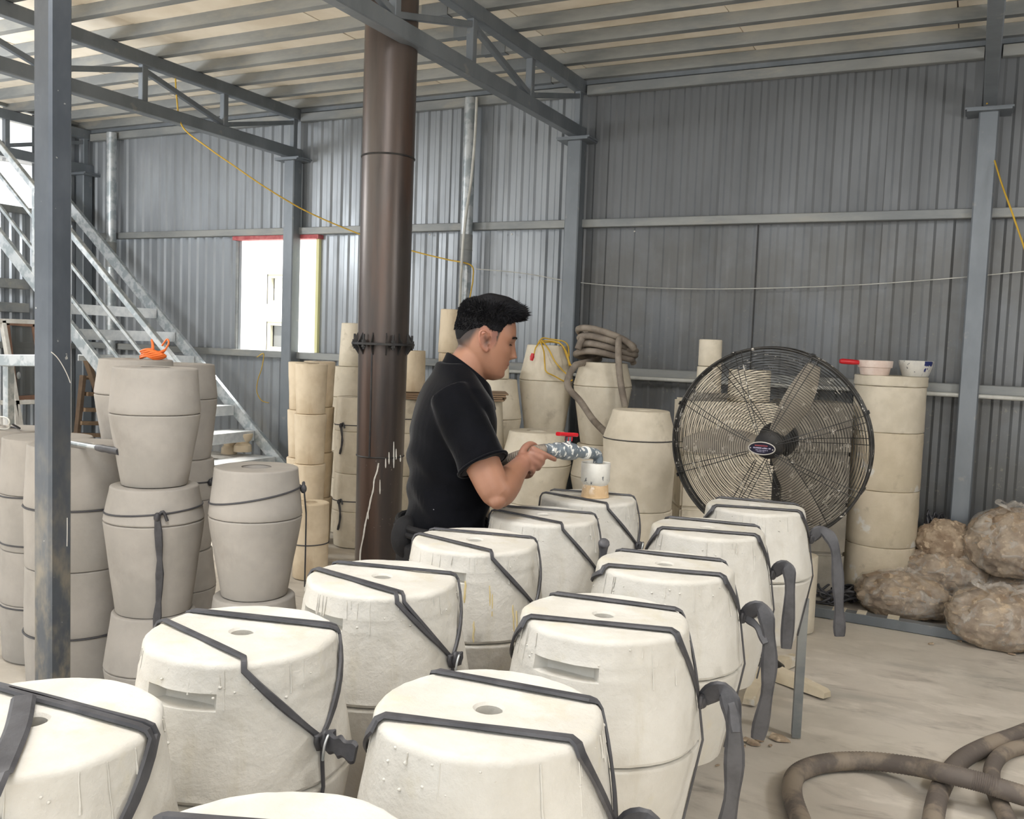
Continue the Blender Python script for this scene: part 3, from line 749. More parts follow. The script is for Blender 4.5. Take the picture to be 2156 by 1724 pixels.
# right row, near to far (world x, y)
T_LONG = ([(0, 0, 0), (-0.02, .035, .03), (-.035, .055, -.02), (-.04, .06, -.14), (-.03, .045, -.27)], 0.034)
T_FLAP = ([(0, 0, 0), (-.02, .03, -.015), (-.045, .05, -.045)], 0.018)
bench_mould('nearest stool mould at the bottom edge, only its rim and two straps show', (-0.562, 0.645), 25, .33, 24, 10, 185, .32, seed=1)
bench_mould('large stool mould in the front middle with a wide round hole', (-0.560, 1.087), 12, .285, 28, 38, 188, .33, 0.018, 0, [T_LONG, T_FLAP], seed=2)
bench_mould('stool mould with a dark slot below its rim, second of the right row', (-0.584, 1.588), 14, .285, 28, 36, 188, .32, 0.018, 0, [T_LONG, ([(0, 0, 0), (.0, .03, .02), (-.03, .05, .01), (-.06, .06, -.03)], 0.02)], slot=SLOT(267), seed=3)
A2 = bench_mould('third stool mould of the right row, knot sticking up at its left rim', (-0.608, 2.044), 14, .32, 30, 36, 190, .37, 0.018, 0, [T_LONG, T_FLAP], seed=4)
bench_mould('fourth stool mould of the right row with a broad hanging strap end', (-0.637, 2.542), 12, .31, 28, 36, 190, .32, 0.018, 0, [([(0, 0, 0), (-0.01, .03, .03), (-.02, .045, -.02), (-.02, .045, -.2)], 0.034)], seed=5)
bench_mould('farthest stool mould of the right row, just below the fan', (-0.602, 3.004), 14, .33, 28, 36, 190, .32, 0.018, 0, [([(0, 0, 0), (0, .03, .03), (-.02, .07, -.02), (-.03, .09, -.18), (-.03, .10, -.30)], 0.036)], seed=6)
# left row, near to far
T_OUT = ([(0, 0, 0), (-.01, .03, .004), (-.012, .05, .004), (-.012, .075, .002)], 0.034)
B0 = bench_mould('stool mould cut by the left edge with crossing grey straps', atZ(66, 1516, 1.0)[:2], -20, .28, 40, 14, 178, .3, 0.017, 2, [], slot=None, seed=7)
tp = spline([atZ(50, 1470, 1.009) , atZ(38, 1530, 1.007), atZ(14, 1590, 1.006), atZ(-8, 1640, 1.004), atZ(-30, 1690, 1.0)], 6)
obj('strap_tail', ribbon([p - B0.t.location for p in tp], [Vector((0, 0, 1))]*18 + [Vector((.2, -.6, .8))]*7, [.030]*25, 0.005), 'rubber', B0.t, 28)
bench_mould('stool mould with a long open slot and a short strap end sticking out', (-1.066, 1.154), -4, .285, 42, 13, 182, .3, 0.014, 2, [T_OUT], slot=SLOT(277), hook=True, seed=8)
bench_mould('stool mould in front of the flue pipe with a doubled front strap', (-1.078, 1.581), -3, .285, 42, 15, 182, .3, 0.013, 1, [], slot=SLOT(256), hook=True, seed=9)
B3 = bench_mould('stool mould directly in front of the worker, yellow drips on its side', (-1.095, 2.013), -4, .285, 42, 15, 182, .3, 0.013, 0, [], slot=SLOT(270), hook=True, seed=10)
bench_mould('stool mould under the elbow of the worker', (-1.094, 2.428), -4, .285, 42, 15, 182, .3, 0.012, 0, [], hook=True, seed=11)
bench_mould('stool mould being filled, carrying the white pouring funnel', (-1.107, 2.814), -4, .285, 42, 15, 182, .3, 0.012, 0, [], hook=True, seed=12)
a = R(172); q = A2.on(a, A2.h - .012, .006)
obj('strap_knot', MB().tube(spline([q - UPV*.01, q + UPV*.012, q + UPV*.030, q + UPV*.040 + Vector((.004, -.006, 0))], 4), [.010, .009, .008, .008, .009, .010, .011, .012, .013, .014, .014, .013, .008], 12), 'rubber', A2.t, 60)
MT['stain'] = mat('yellow_stain', S(196, 178, 128), S(206, 192, 150), .6, scale=30)
mb_ = MB(); rnd = random.Random(21)
for a, z0, l in ((-48, .35, .09), (-46, .33, .06), (-28, .30, .07), (-25, .285, .05), (-60, .27, .05), (-68, .36, .05)):
    mb_.tube([B3.on(R(a) + .006*rnd.uniform(-1, 1), z0 - l*i/5, -.0012) for i in range(6)], [.002, .0028, .003, .0026, .003, .0018], 6)
o_s = obj('yellow_drips', mb_, 'stain', B3.up, 60, 'yellowish dried drips'); o_s['kind'] = 'stuff'
# metal strap hooks on the left row show as little bright clips at the knots; bench below
b = thing('casting_bench', 'low wooden casting bench with flat steel legs under the strapped moulds', 'bench', (-0.84, 1.95, 0))
for k in range(4):
    x = -0.33 + k*0.18
    obj('plank', MB().box((x - 0.087, -1.68, ZB - 0.035), (x + 0.087, 1.66, ZB - 0.0015 - 0.0008*(k % 2))), 'wood_dark', b)
for x in (-0.40, 0.255):
    obj('side_rail', MB().bar((x, -1.7, ZB - 0.045), (x, 1.68, ZB - 0.045), 0.02, 0.07), 'wood_dark', b)
for y in (-1.6, 0.0, 1.6):
    obj('cross_rail', MB().bar((-0.39, y, ZB - 0.06), (0.245, y, ZB - 0.06), 0.04, 0.05), 'steel', b)
lg = atZ(1676, 1553, 0)
for x, y in ((lg.x + 0.84, lg.y - 1.95), (-0.40, lg.y - 1.95), (0.23, -1.6), (-0.39, -1.6), (0.23, 0.1), (-0.40, 0.1)):
    near = abs(y) < 1.0 and x > 0
    obj('leg', MB().bar((x, y, 0), (x, y, ZB - 0.02), 0.034, 0.008, up=(0.4, -1, 0)).bar((x - .016, y + .018, 0), (x - .016, y + .018, ZB - 0.02), 0.006, 0.036, up=(0.4, -1, 0)), 'steel_dusty', b)

# funnel on the mould being filled
t = thing('pouring_funnel', 'white splashed pouring funnel on a clay collar below the spout', 'funnel', (-1.090, 2.822, ZB + 0.4256))
obj('clay_collar', MB().lathe([(0, 0.018), (0, 0.047), (0.006, 0.045), (0.04, 0.042), (0.044, 0.038), (0.044, 0.03), (0.01, 0.02), (0, 0.018)], 32, lambda r, a, z: r*(1 + 0.03*math.sin(a*3) + 0.02*math.sin(a*7 + z*90))), 'clay_collar', t)
obj('cup', MB().lathe([(0.040, 0.018), (0.040, 0.040), (0.046, 0.043), (0.052, 0.0475), (0.112, 0.0485), (0.114, 0.0475), (0.112, 0.0455), (0.056, 0.044), (0.05, 0.02), (0.04, 0.018)], 40), 'cup', t)
obj('slip', MB().lathe([(0.07, 0.0), (0.07, 0.0446)], 32), 'slip', t)

# ------------------------------------------------------------------ stacks of finished moulds
def stack(px, py, d, items, m, group=None, rough=0.0012):
    """items from the floor up: (label, h, rt, rb, rbot, zb, hole)"""
    p = atD(px, py, d); z = 0.0; out = []
    for it in items:
        lab, h, rt, rb, r0, zb, hole = it[:7]
        nm = it[7] if len(it) > 7 else ('stool_mould' if zb else 'vase_mould')
        M = Mould(nm, lab, 'mould', (p.x, p.y, z + 0.0008), h - 0.0016, rt, rb, r0, zb, it[8] if len(it) > 8 else m, hole, 0, group, rough)
        M.z = z; z += h; out.append(M)
    return out
def ring_cord(M, z, tilt=0.0, ph=0.0, r=0.0035, mat_='cord', name='tie_cord'):
    pts = []
    for k in range(48):
        a = 2*PI*k/48; zz = z + tilt*math.cos(a - ph); pts.append(M.on(a, zz, r*0.6))
    return obj(name, MB().tube(pts, r, 6, closed=True), mat_, M.t)
def cam_ang(M):                                        # direction from the mould towards the camera
    return math.atan2(-M.t.location.y, -M.t.location.x)
def cord_knot(M, a, z, tail=0.0, w=0.02, sway=0.0):
    c0 = M.on(a, z, 0.012)
    o = obj('cord_knot', MB().ell(c0, (0.013, 0.013, 0.018), 12, 8).tube(spline([c0 + Vector((0, 0, .0)), c0 + Vector((-math.sin(a)*.02, math.cos(a)*.02, .02)), c0 + Vector((-math.sin(a)*.035, math.cos(a)*.035, -.015))], 4), 0.006, 8), 'rubber', M.t)
    if tail:
        pts = []; zb = M.zb
        for i in range(9):
            t = i/8; zz = z - tail*t; rr = max(M.rad(max(zz, 0.0)), M.rb if zz < zb else 0)*1.0 + 0.012
            aa = a + sway*math.sin(t*3.2)
            pts.append(Vector((rr*math.cos(aa), rr*math.sin(aa), zz)))
        obj('strap_tail', ribbon(pts, [Vector((math.cos(a), math.sin(a), 0))]*9, [w*(0.8 + 0.5*math.sin(i*1.1)**2) for i in range(9)], 0.005), 'rubber', o)

g = 'grey moulds stacked at the left'  # their grey is shade put into the plaster colour
S1 = stack(328, 772, 3.50, [
    ('grey stool mould at the foot of the tall stack right of the near column', .415, .152, .180, .146, .20, .05),
    ('grey stool mould with a cord and long hanging rubber tail, middle of its stack', .490, .160, .184, .139, .355, .05),
    ('smooth grey stool mould topping the tall stack right of the near column', .450, .153, .166, .121, .275, .055)], 'plaster_gray', g)
a = cam_ang(S1[1]); ring_cord(S1[1], .40, 0.012, a + 1.4); cord_knot(S1[1], a + .05, .395, .42, .024, 0.05)
S2 = stack(540, 985, 3.47, [
    ('grey stool mould half hidden under the corded one, beside the bench', .506, .150, .182, .150, .25, .05),
    ('grey stool mould with a large hole, sagging cord and tail at right', .490, .154, .173, .122, .305, .057)], 'plaster_gray', g)
a = cam_ang(S2[1]); ring_cord(S2[1], .385, 0.030, a + 1.45); cord_knot(S2[1], a + 1.5, .405, .38, .026, 0.03)
stack(287, 752, 4.05, [
    ('grey stool mould on the floor behind the tall left stack, lowest', .45, .152, .172, .14, .25, 0),
    ('grey stool mould in the rear left stack, second from the floor', .46, .152, .172, .14, .25, 0),
    ('grey stool mould topping the rear stack with the orange cord', .455, .152, .171, .125, .30, .05)], 'plaster_gray', g)
S4 = stack(380, 766, 4.42, [
    ('grey stool mould at the floor of the stack in front of the stair', .44, .158, .178, .145, .25, 0),
    ('corded grey stool mould in the middle of the stack before the stair', .443, .158, .178, .15, .25, 0),
    ('grey stool mould topping the stack in front of the stair treads', .457, .157, .172, .145, .29, .05)], 'plaster_gray', g)
a = cam_ang(S4[1]); ring_cord(S4[1], .33, .01, a); cord_knot(S4[1], a + .9, .335, 0)
S5 = stack(165, 935, 3.75, [
    ('wide grey drum mould on the floor directly behind the near column', .53, .196, .200, .190, .263, 0, 'drum_mould'),
    ('wide grey drum mould behind the near column carrying the tool', .494, .188, .200, .196, .245, .055, 'drum_mould')], 'plaster_gray', g)
ring_cord(S5[1], .245); ring_cord(S5[0], .263)
S6 = stack(102, 922, 4.16, [
    ('grey drum mould on the floor left of the near column', .50, .192, .198, .188, .26, 0, 'drum_mould'),
    ('grey drum mould with a cord topping the stack left of the near column', .497, .186, .199, .194, .25, .05, 'drum_mould')], 'plaster_gray', g)
ring_cord(S6[1], .25, .008, 1.0); ring_cord(S6[1], .03); ring_cord(S6[0], .25)
S7 = stack(22, 905, 4.78, [
    ('grey drum mould on the floor at the far left edge', .48, .19, .20, .19, .24, 0, 'drum_mould'),
    ('grey drum mould at the left edge carrying the safety goggles', .478, .185, .198, .19, .24, .045, 'drum_mould')], 'plaster_gray', g)
ring_cord(S7[1], .24)

g = 'warm beige moulds by the window'
def vases(px, d, labs, wide=.105):
    return stack(px, 770, d, [(l, .328, wide, 0, wide*.88, 0, .06, 'vase_mould') for l in labs], 'plaster_warm', g, 0.0022)
vases(656, 6.0, ['dripped vase mould at the floor of the front stack by the window column', 'dripped vase mould second from the floor by the window column', 'heavily dripped vase mould third from the floor by the window column', 'flecked vase mould topping the front stack by the window column'])
vases(640, 6.3, ['vase mould at the floor of the left rear stack by the window', 'vase mould second in the left rear stack by the window', 'vase mould third in the left rear stack by the window', 'vase mould topping the left rear stack by the window'])
vases(673, 6.62, ['vase mould at the floor of the right rear stack by the window', 'vase mould second in the right rear stack by the window', 'vase mould third in the right rear stack by the window', 'vase mould topping the right rear stack by the window'], .112)
M = stack(656, 1058, 5.68, [('short beige cylinder mould with a small hole standing on the floor', .468, .108, 0, .108, 0, .042, 'cylinder_mould')], 'plaster_warm', g)[0]
ring_cord(M, .215, .004)
SK = stack(742, 772, 7.02, [
    ('cream stool mould on the floor far left of the flue pipe', .42, .15, .18, .15, .21, 0),
    ('cream stool mould second in the stack just left of the flue', .42, .15, .18, .15, .21, 0),
    ('cream stool mould third in the stack just left of the flue', .43, .14, .18, .15, .2, 0),
    ('narrow cream cylinder mould peeking out left of the flue flange', .33, .088, 0, .105, 0, .04, 'cylinder_mould')], 'plaster_dry', g)
SK = stack(757, 834, 6.58, [
    ('cream tied mould on the floor half hidden by the flue pipe', .53, .165, .175, .16, .26, 0),
    ('cream tied mould above it, half hidden by the flue pipe', .54, .158, .172, .165, .3, .05)], 'plaster_dry', g)
for M, z in ((SK[0], .33), (SK[1], .34)):
    a = cam_ang(M); ring_cord(M, z, .006, a); cord_knot(M, a - .75, z, .2, .018, .1)

g = 'beige moulds stacked along the back wall'
SK = stack(846, 840, 6.5, [
    ('beige mould on the floor behind the back of the worker', .54, .165, .175, .16, .3, 0),
    ('beige mould with boards on it, between flue and worker', .54, .16, .175, .165, .3, 0)], 'plaster_dry', g)
pb_ = SK[1].t.location
ring_cord(SK[1], .4); ring_cord(SK[0], .3)
for k in range(3):
    o = tag(obj('ware_board', MB().box((-.21, -.16, 0), (.21, .16, .013)), 'wood'), ['lowest thin ware board on the mould between flue and worker', 'middle thin ware board on the mould between flue and worker', 'top thin ware board on the mould between flue and worker'][k], 'board', 'ware boards left of the worker')
    o.location = (pb_.x + .012*k, pb_.y, 1.081 + .0145*k); o.rotation_euler = (0, 0, .3 + .05*k)
M = Mould('cylinder_mould', 'cream cylinder mould standing on the boards right of the flue', 'mould', (pb_.x + .06, pb_.y + .03, 1.1262), .29, .09, 0, .095, 0, 'plaster_warm', .04, 0, g)
stack(950, 655, 6.62, [
    ('tall cream cylinder mould on the floor behind the head of the worker', .47, .085, 0, .085, 0, 0, 'cylinder_mould'),
    ('cream cylinder mould second in the column behind the head', .47, .085, 0, .085, 0, 0, 'cylinder_mould'),
    ('cream cylinder mould third in the column behind the head', .465, .08, 0, .084, 0, 0, 'cylinder_mould'),
    ('ribbed cream cylinder mould showing left of the hair of the worker', .315, .075, 0, .086, 0, .03, 'cylinder_mould')], 'plaster_warm', g)
SK = stack(1047, 800, 6.0, [
    ('beige barrel mould on the floor in front of the chest of the worker', .40, .14, .17, .14, .2, 0),
    ('beige barrel mould second in the stack before the chin of the worker', .42, .14, .17, .14, .2, 0),
    ('beige barrel mould third in the stack before the chin of the worker', .438, .128, .166, .14, .18, 0),
    ('small beige cylinder mould right below the chin of the worker', .09, .074, 0, .076, 0, 0, 'cylinder_mould')], 'plaster_dry', g)
ring_cord(SK[1], .2)
SK = stack(1004, 838, 5.35, [
    ('beige mould on the floor hidden by the chest of the worker', .58, .15, .18, .15, .3, 0),
    ('beige mould under the stacked boards at the chest of the worker', .58, .15, .17, .15, .28, 0)], 'plaster_dry', g)
pb_ = SK[1].t.location
for k in range(4):
    o = tag(obj('ware_board', MB().box((-.165, -.14, 0), (.165, .14, .009)), 'wood'), ['bottom', 'second', 'third', 'topmost'][k] + ' thin board of the pile beside the chest of the worker', 'board', 'board pile by the chest of the worker')
    o.location = (pb_.x + [0, -.015, .0, .01][k], pb_.y, 1.1615 + .0118*k); o.rotation_euler = (0, 0, .42 + .04*k)
C5 = stack(1153, 727, 6.1, [
    ('beige tall mould on the floor below the yellow cable', .44, .15, .18, .15, .22, 0),
    ('beige tall mould in the middle of the yellow cable stack', .45, .15, .18, .15, .22, 0),
    ('beige tapered mould with the yellow cable draped over its top', .60, .134, .180, .132, .365, .05)], 'plaster_dry', g)
C6 = stack(1131, 908, 5.2, [
    ('beige stool mould on the floor right of the forearm of the worker', .60, .155, .19, .15, .3, 0),
    ('beige stool mould with a wide hole behind the hand of the worker', .405, .158, .200, .160, .22, .058)], 'plaster_dry', g)
ring_cord(C6[0], .45)
C7 = stack(1271, 765, 5.95, [
    ('beige mould on the floor below the hose coil', .43, .15, .185, .15, .22, 0),
    ('beige mould in the middle below the hose coil', .432, .15, .185, .14, .22, 0),
    ('beige tapered mould wearing the coiled grey hose on top', .53, .154, .190, .130, .375, .05)], 'plaster_dry', g)
C8 = stack(1350, 864, 4.95, [
    ('beige drum mould on the floor left of the fan', .63, .192, .192, .18, .33, 0, 'drum_mould'),
    ('broad beige barrel mould left of the fan with a dark joint line', .532, .152, .197, .186, .375, .055, 'barrel_mould')], 'plaster_dry', g)
ring_cord(C8[1], .378, 0, 0, .0022)

# blocks behind the fan
def block(px0, px1, ytop, d, hs, labs, depth, m):
    a = atD(px0, ytop, d); b = atD(px1, ytop, d); c = (a + b)/2; w = (b - a).length
    ang = math.atan2(b.y - a.y, b.x - a.x); z = 0; out = []
    for h, l in zip(hs, labs):
        t = thing('block_mould', l, 'mould', (c.x, c.y, z + .0005), ang, 'block moulds behind the fan')
        for nm, z0, z1 in (('lower_half', 0, h*.5 - .001), ('upper_half', h*.5 + .001, h - .001)):
            bm = bmesh.new(); bmesh.ops.create_cube(bm, size=1)
            for v in bm.verts: v.co = Vector((v.co.x*w, v.co.y*depth + depth/2, z0 + (v.co.z + .5)*(z1 - z0)))
            bmesh.ops.bevel(bm, geom=bm.edges, offset=.012, segments=2, affect='EDGES')
            me = bpy.data.meshes.new(nm); bm.to_mesh(me); bm.free(); me.materials.append(MT[m]); obj(nm, me, None, t)
        z += h
    return c, z, ang
ca, za, aa = block(1443, 1640, 845, 5.15, (.60, .61), ('large beige block mould on the floor behind the fan, left', 'large beige block mould behind the left half of the fan'), .34, 'plaster_dry')
cb, zb_, ab = block(1652, 1800, 842, 5.45, (.6, .61), ('shaded block mould on the floor behind the fan, right', 'shaded block mould behind the right half of the fan'), .30, 'dark_block')
ux = Vector((math.cos(aa), math.sin(aa), 0)); uy = Vector((-math.sin(aa), math.cos(aa), 0))
def on_block(s, dp, h, rt, r0, lab, hole=0, z=None, nm='cylinder_mould'):
    p = ca + ux*s + uy*dp
    return Mould(nm, lab, 'mould', (p.x, p.y, (za if z is None else z) + .001), h, rt, 0, r0, 0, 'plaster_dry', hole, 0, 'cylinders on the block behind the fan')
on_block(-.09, .22, .19, .070, .074, 'cream cylinder mould behind the upper left rim of the fan, lower one')
on_block(-.09, .22, .155, .066, .066, 'cream cylinder mould sticking out above the left rim of the fan', .02, za + .192)
on_block(.135, .17, .18, .118, .12, 'flat cream drum mould behind the top of the fan', .04, None, 'drum_mould')
for k in range(2):
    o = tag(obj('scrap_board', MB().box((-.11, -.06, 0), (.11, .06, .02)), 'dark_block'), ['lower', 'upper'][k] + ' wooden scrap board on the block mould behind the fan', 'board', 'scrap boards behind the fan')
    p = ca + ux*(-.14 + .02*k) + uy*.07; o.location = (p.x, p.y, za + .001 + .021*k); o.rotation_euler = (0, 0, aa + .1 - .2*k)
stack(1690, 1142, 4.95, [('small beige cylinder mould on the floor below the right of the fan', .418, .085, 0, .085, 0, .03, 'cylinder_mould')], 'plaster_dry', g)

g = 'patchy cylinders of the right column stack'
CX = stack(1876, 790, 5.62, [
    ('patchy cylinder mould at the floor of the right column stack', .35, .207, 0, .214, 0, 0, 'cylinder_mould'),
    ('patchy cylinder mould with white smears, second from the floor', .34, .207, 0, .210, 0, 0, 'cylinder_mould'),
    ('patchy cylinder mould third from the floor beside the fan', .353, .206, 0, .208, 0, 0, 'cylinder_mould'),
    ('plain beige cylinder mould under the lid beside the fan', .277, .207, 0, .207, 0, 0, 'cylinder_mould', 'plaster_dry'),
    ('flat beige lid disc carrying the ladle and the blue-stained bowl', .063, .212, 0, .212, 0, 0, 'mould_lid', 'plaster_dry')], 'plaster_patchy', g, .003)

# ------------------------------------------------------------------ the worker
def remesh(mb, vox, smooth_it=4, name='tmp'):
    me = bpy.data.meshes.new(name); me.from_pydata([tuple(p) for p in mb.v], [], mb.f)
    bm = bmesh.new(); bm.from_mesh(me); bmesh.ops.recalc_face_normals(bm, faces=bm.faces); bm.to_mesh(me); bm.free()
    o = bpy.data.objects.new(name, me); C.objects.link(o)
    r = o.modifiers.new('r', 'REMESH'); r.mode = 'VOXEL'; r.voxel_size = vox
    s = o.modifiers.new('s', 'SMOOTH'); s.iterations = smooth_it; s.factor = 0.5
    dg = bpy.context.evaluated_depsgraph_get(); ev = o.evaluated_get(dg)
    out = bpy.data.meshes.new_from_object(ev); out.name = name
    bpy.data.objects.remove(o); bpy.data.meshes.remove(me)
    for p in out.polygons: p.use_smooth = True
    return out

DM = 2.80                                             # distance of the worker's mid plane
TH = math.radians(43)                                 # way he faces, from +X towards +Y
FW = Vector((math.cos(TH), math.sin(TH), 0)); RT = Vector((math.sin(TH), -math.cos(TH), 0)); UP = Vector((0, 0, 1))
P = lambda x, y, d=DM: atD(x, y, d)
base = P(905, 1100); base.z = 0
pw = thing('person', 'young man with short black hair in a black polo shirt filling a mould', 'person', base)

def ellring(c, f, s, hf, hs, n=32, pw_=2.3, fwd_off=0.0):
    out = []
    for k in range(n):
        a = 2*PI*k/n; ca, sa = math.cos(a), math.sin(a)
        q = (abs(ca)**pw_ + abs(sa)**pw_)**(-1/pw_)
        out.append(Vector(c) + f*(hf*ca*q + fwd_off) + s*(hs*sa*q))
    return out
def limb(pts, radii, n=18, sub=6):
    pp = spline(pts, sub); rr = []
    for i in range(len(pp)):
        t = i/sub; k = min(int(t), len(radii) - 2); rr.append(radii[k] + (radii[k + 1] - radii[k])*(t - k))
    return pp, rr
# torso sections by height: silhouette back and front x at image row y, half width across
TS = [  # y, xback, xfront, halfwidth, depth shift
    (1180, 838, 985, .168), (1140, 846, 1000, .172), (1100, 858, 1012, .166), (1060, 866, 1020, .160), (1010, 867, 1028, .162),
    (960, 866, 1034, .170), (915, 869, 1036, .182), (875, 876, 1034, .196), (840, 888, 1026, .196), (812, 904, 1006, .172), (790, 926, 988, .125), (774, 944, 972, .075)]
def torso_rings(grow=0.0, ys=None):
    out = []
    for (y, xb, xf, hw) in TS:
        a = P(xb, y); b = P(xf, y); c = (a + b)/2
        hd = (b - a).length/2*1.02
        # the silhouette is a mix of depth and width of the turned body
        hf = max(hd*0.93, 0.05)
        out.append(ellring(c - base, FW, RT, hf + grow, hw + grow, 40, 2.35))
    return out
# head ----------------------------------------------------------------
HS = 0.98
HC = P(1023, 718)
THH = math.radians(33); FWH = Vector((math.cos(THH), math.sin(THH), 0)); RTH = Vector((math.sin(THH), -math.cos(THH), 0))
HR = Matrix((FWH, -RTH, UP)).transposed() @ Matrix.Rotation(math.radians(8.5), 3, 'Y')
HR = HR @ Matrix.Rotation(math.radians(-2), 3, 'X')
def h2w(p): return HC - base + HR @ (Vector(p)*HS)
HT = [  # z, front x, back x, half width
    (.1185, .005, -.02, .012), (.1165, .025, -.042, .034), (.110, .047, -.060, .051), (.098, .064, -.074, .0625), (.080, .077, -.087, .071), (.060, .085, -.095, .0755),
    (.040, .0885, -.098, .077), (.022, .0895, -.098, .0772), (.008, .0855, -.096, .077), (-.008, .083, -.091, .076), (-.024, .082, -.083, .0745), (-.040, .081, -.070, .0715),
    (-.054, .080, -.056, .068), (-.066, .079, -.045, .064), (-.078, .0765, -.034, .0595), (-.090, .075, -.022, .053), (-.100, .0715, -.008, .046), (-.108, .064, .008, .036), (-.114, .052, .02, .024), (-.117, .042, .028, .010)]
def lerp_tab(T, z):
    for i in range(len(T) - 1):
        a, b = T[i], T[i + 1]
        if a[0] >= z >= b[0]:
            t = (a[0] - z)/(a[0] - b[0]); return [a[k] + (b[k] - a[k])*t for k in range(4)]
    return list(T[0] if z > T[0][0] else T[-1])
G = lambda v, s: math.exp(-(v/s)**2/2)
def head_pt(z, a, grow=0.0, face=True):
    _, xf, xb, w = lerp_tab(HT, z)
    cx = 0.0 if z > -.04 else min(.02, (-.04 - z)*.35)
    ca, sa = math.cos(a), math.sin(a)
    hx = (xf - cx) if ca >= 0 else (cx - xb)
    pw_ = 2.25 if ca >= 0 else 2.1
    q = (abs(ca)**pw_ + abs(sa)**pw_)**(-1/pw_)
    x = cx + (hx + grow)*ca*q; y = (w + grow)*sa*q
    if face and ca > 0:
        d = 0.0
        # nose: bridge, tip, wings
        ridge = max(0.0, min(1.0, (.016 - z)/.05)) if z > -.036 else max(0.0, 1 - (-.036 - z)/.010)
        d += .024*ridge*G(y, .0085 + .004*ridge) + .006*G(z + .034, .006)*G(abs(y) - .012, .005)
        d += .003*G(z - .004, .018)*G(y, .009)
        # lips, groove, chin
        d += .0065*G(z + .0585, .0042)*G(y, .017) + .0055*G(z + .0705, .0048)*G(y, .015) - .0045*G(z + .0645, .0022)*G(y, .021)
        d -= .003*G(z + .081, .005)*G(y, .018); d += .004*G(z + .099, .008)*G(y, .016)
        # brow, sockets, cheeks
        d += .0035*G(z - .021, .006)*G(abs(y) - .028, .018) - .0105*G(z - .003, .0085)*G(abs(y) - .031, .013)
        d += .0035*G(z + .020, .012)*G(abs(y) - .044, .014)
        d += .0042*G(z - .001, .0055)*G(abs(y) - .031, .009)          # lids over the eyeball
        x += d
    return Vector((x, y, z))
def head_mesh():
    zs = [t*.0025 for t in range(47, -47, -1)]
    zs = [.1185] + [z for z in zs if -.117 < z < .1185] + [-.117]
    n = 112; rings = []
    for z in zs: rings.append([h2w(head_pt(z, 2*PI*k/n)) for k in range(n)])
    return MB().loft(rings)
def ear(sgn):
    mb = MB()
    o = Vector((-.008, sgn*.0765, -.006))
    def e(u, v, out): return h2w(o + Vector((u - v*.18, sgn*out, v)))
    # shell, helix rim, lobe
    rim = [(.010, .012, .004), (.012, .022, .010), (.004, .031, .015), (-.009, .032, .019), (-.018, .024, .021), (-.020, .010, .020), (-.017, -.006, .017), (-.010, -.019, .012), (-.001, -.027, .008), (.006, -.026, .005), (.009, -.018, .003)]
    mb.tube(spline([e(*p) for p in rim], 5), .0042, 10)
    inner = [(.006, .010, .006), (-.002, .018, .011), (-.011, .014, .014), (-.012, .002, .013), (-.007, -.010, .009), (.001, -.013, .006)]
    mb.tube(spline([e(*p) for p in inner], 5), .0036, 10)
    bk = [[e(*p) for p in rim], [e(p[0]*.6 - .002, p[1]*.6, p[2]*.45 - .004) for p in rim], [e(p[0]*.3, p[1]*.3, -.008) for p in rim]]
    V = [q for r in bk for q in r]; n = len(rim)
    sh = spline([e(*p) for p in rim], 3); c2 = e(-.004, .0, .004); 
    mb.ell(h2w(o + Vector((-.006, sgn*.006, .002))), (.006, .014, .025), 14, 10, HR @ Matrix.Rotation(sgn*math.radians(62), 3, 'Z') @ Matrix.Rotation(0.0, 3, 'X'))
    mb.ell(e(.000, -.022, .006), (.007, .0045, .008), 12, 8, HR)
    mb.ell(e(.009, -.006, .004), (.0035, .003, .006), 10, 8, HR)          # tragus
    return mb
# arms ------------------------------------------------------------------
shR, elR, wrR = P(962, 862, 2.64), P(1046, 1040, 2.56), P(1096, 980, 2.77)
shL, elL, wrL = P(985, 858, 2.97), P(1010, 1010, 2.99), P(1086, 1000, 2.96)
body = MB()
body.loft(torso_rings())
body.v = list(body.v)
hm = head_mesh(); body.add(hm.v, hm.f)
for s_ in (-1, 1):
    e_ = ear(s_); body.add(e_.v, e_.f)
nk = [P(966, 812) - base, P(985, 775) - base, h2w((-.03, 0, -.055)), h2w((-.022, 0, -.01))]
pp, rr = limb(nk, [.076, .063, .058, .05]); body.tube(pp, rr, 24)
def arm(sh, el, wr, dirs):
    sh, el, wr = sh - base, el - base, wr - base
    ud = (el - sh); fd = (wr - el)
    pts = [sh - ud*.05, sh + ud*.3, sh + ud*.65, el - ud*.06, el + fd*.12, el + fd*.38, el + fd*.7, wr]
    pp = spline(pts, 5); rad = [.060, .056, .051, .046, .048, .046, .036, .029]
    rr = []
    for i in range(len(pp)):
        t = i/5; k = min(int(t), 6); rr.append(rad[k] + (rad[k + 1] - rad[k])*(t - k))
    body.tube(pp, rr, 22)
    ol = el + (ud.normalized() - fd.normalized()).normalized()*.026
    body.ell(ol, (.024, .024, .024), 12, 9)
arm(shR, elR, wrR, None); arm(shL, elL, wrL, None)
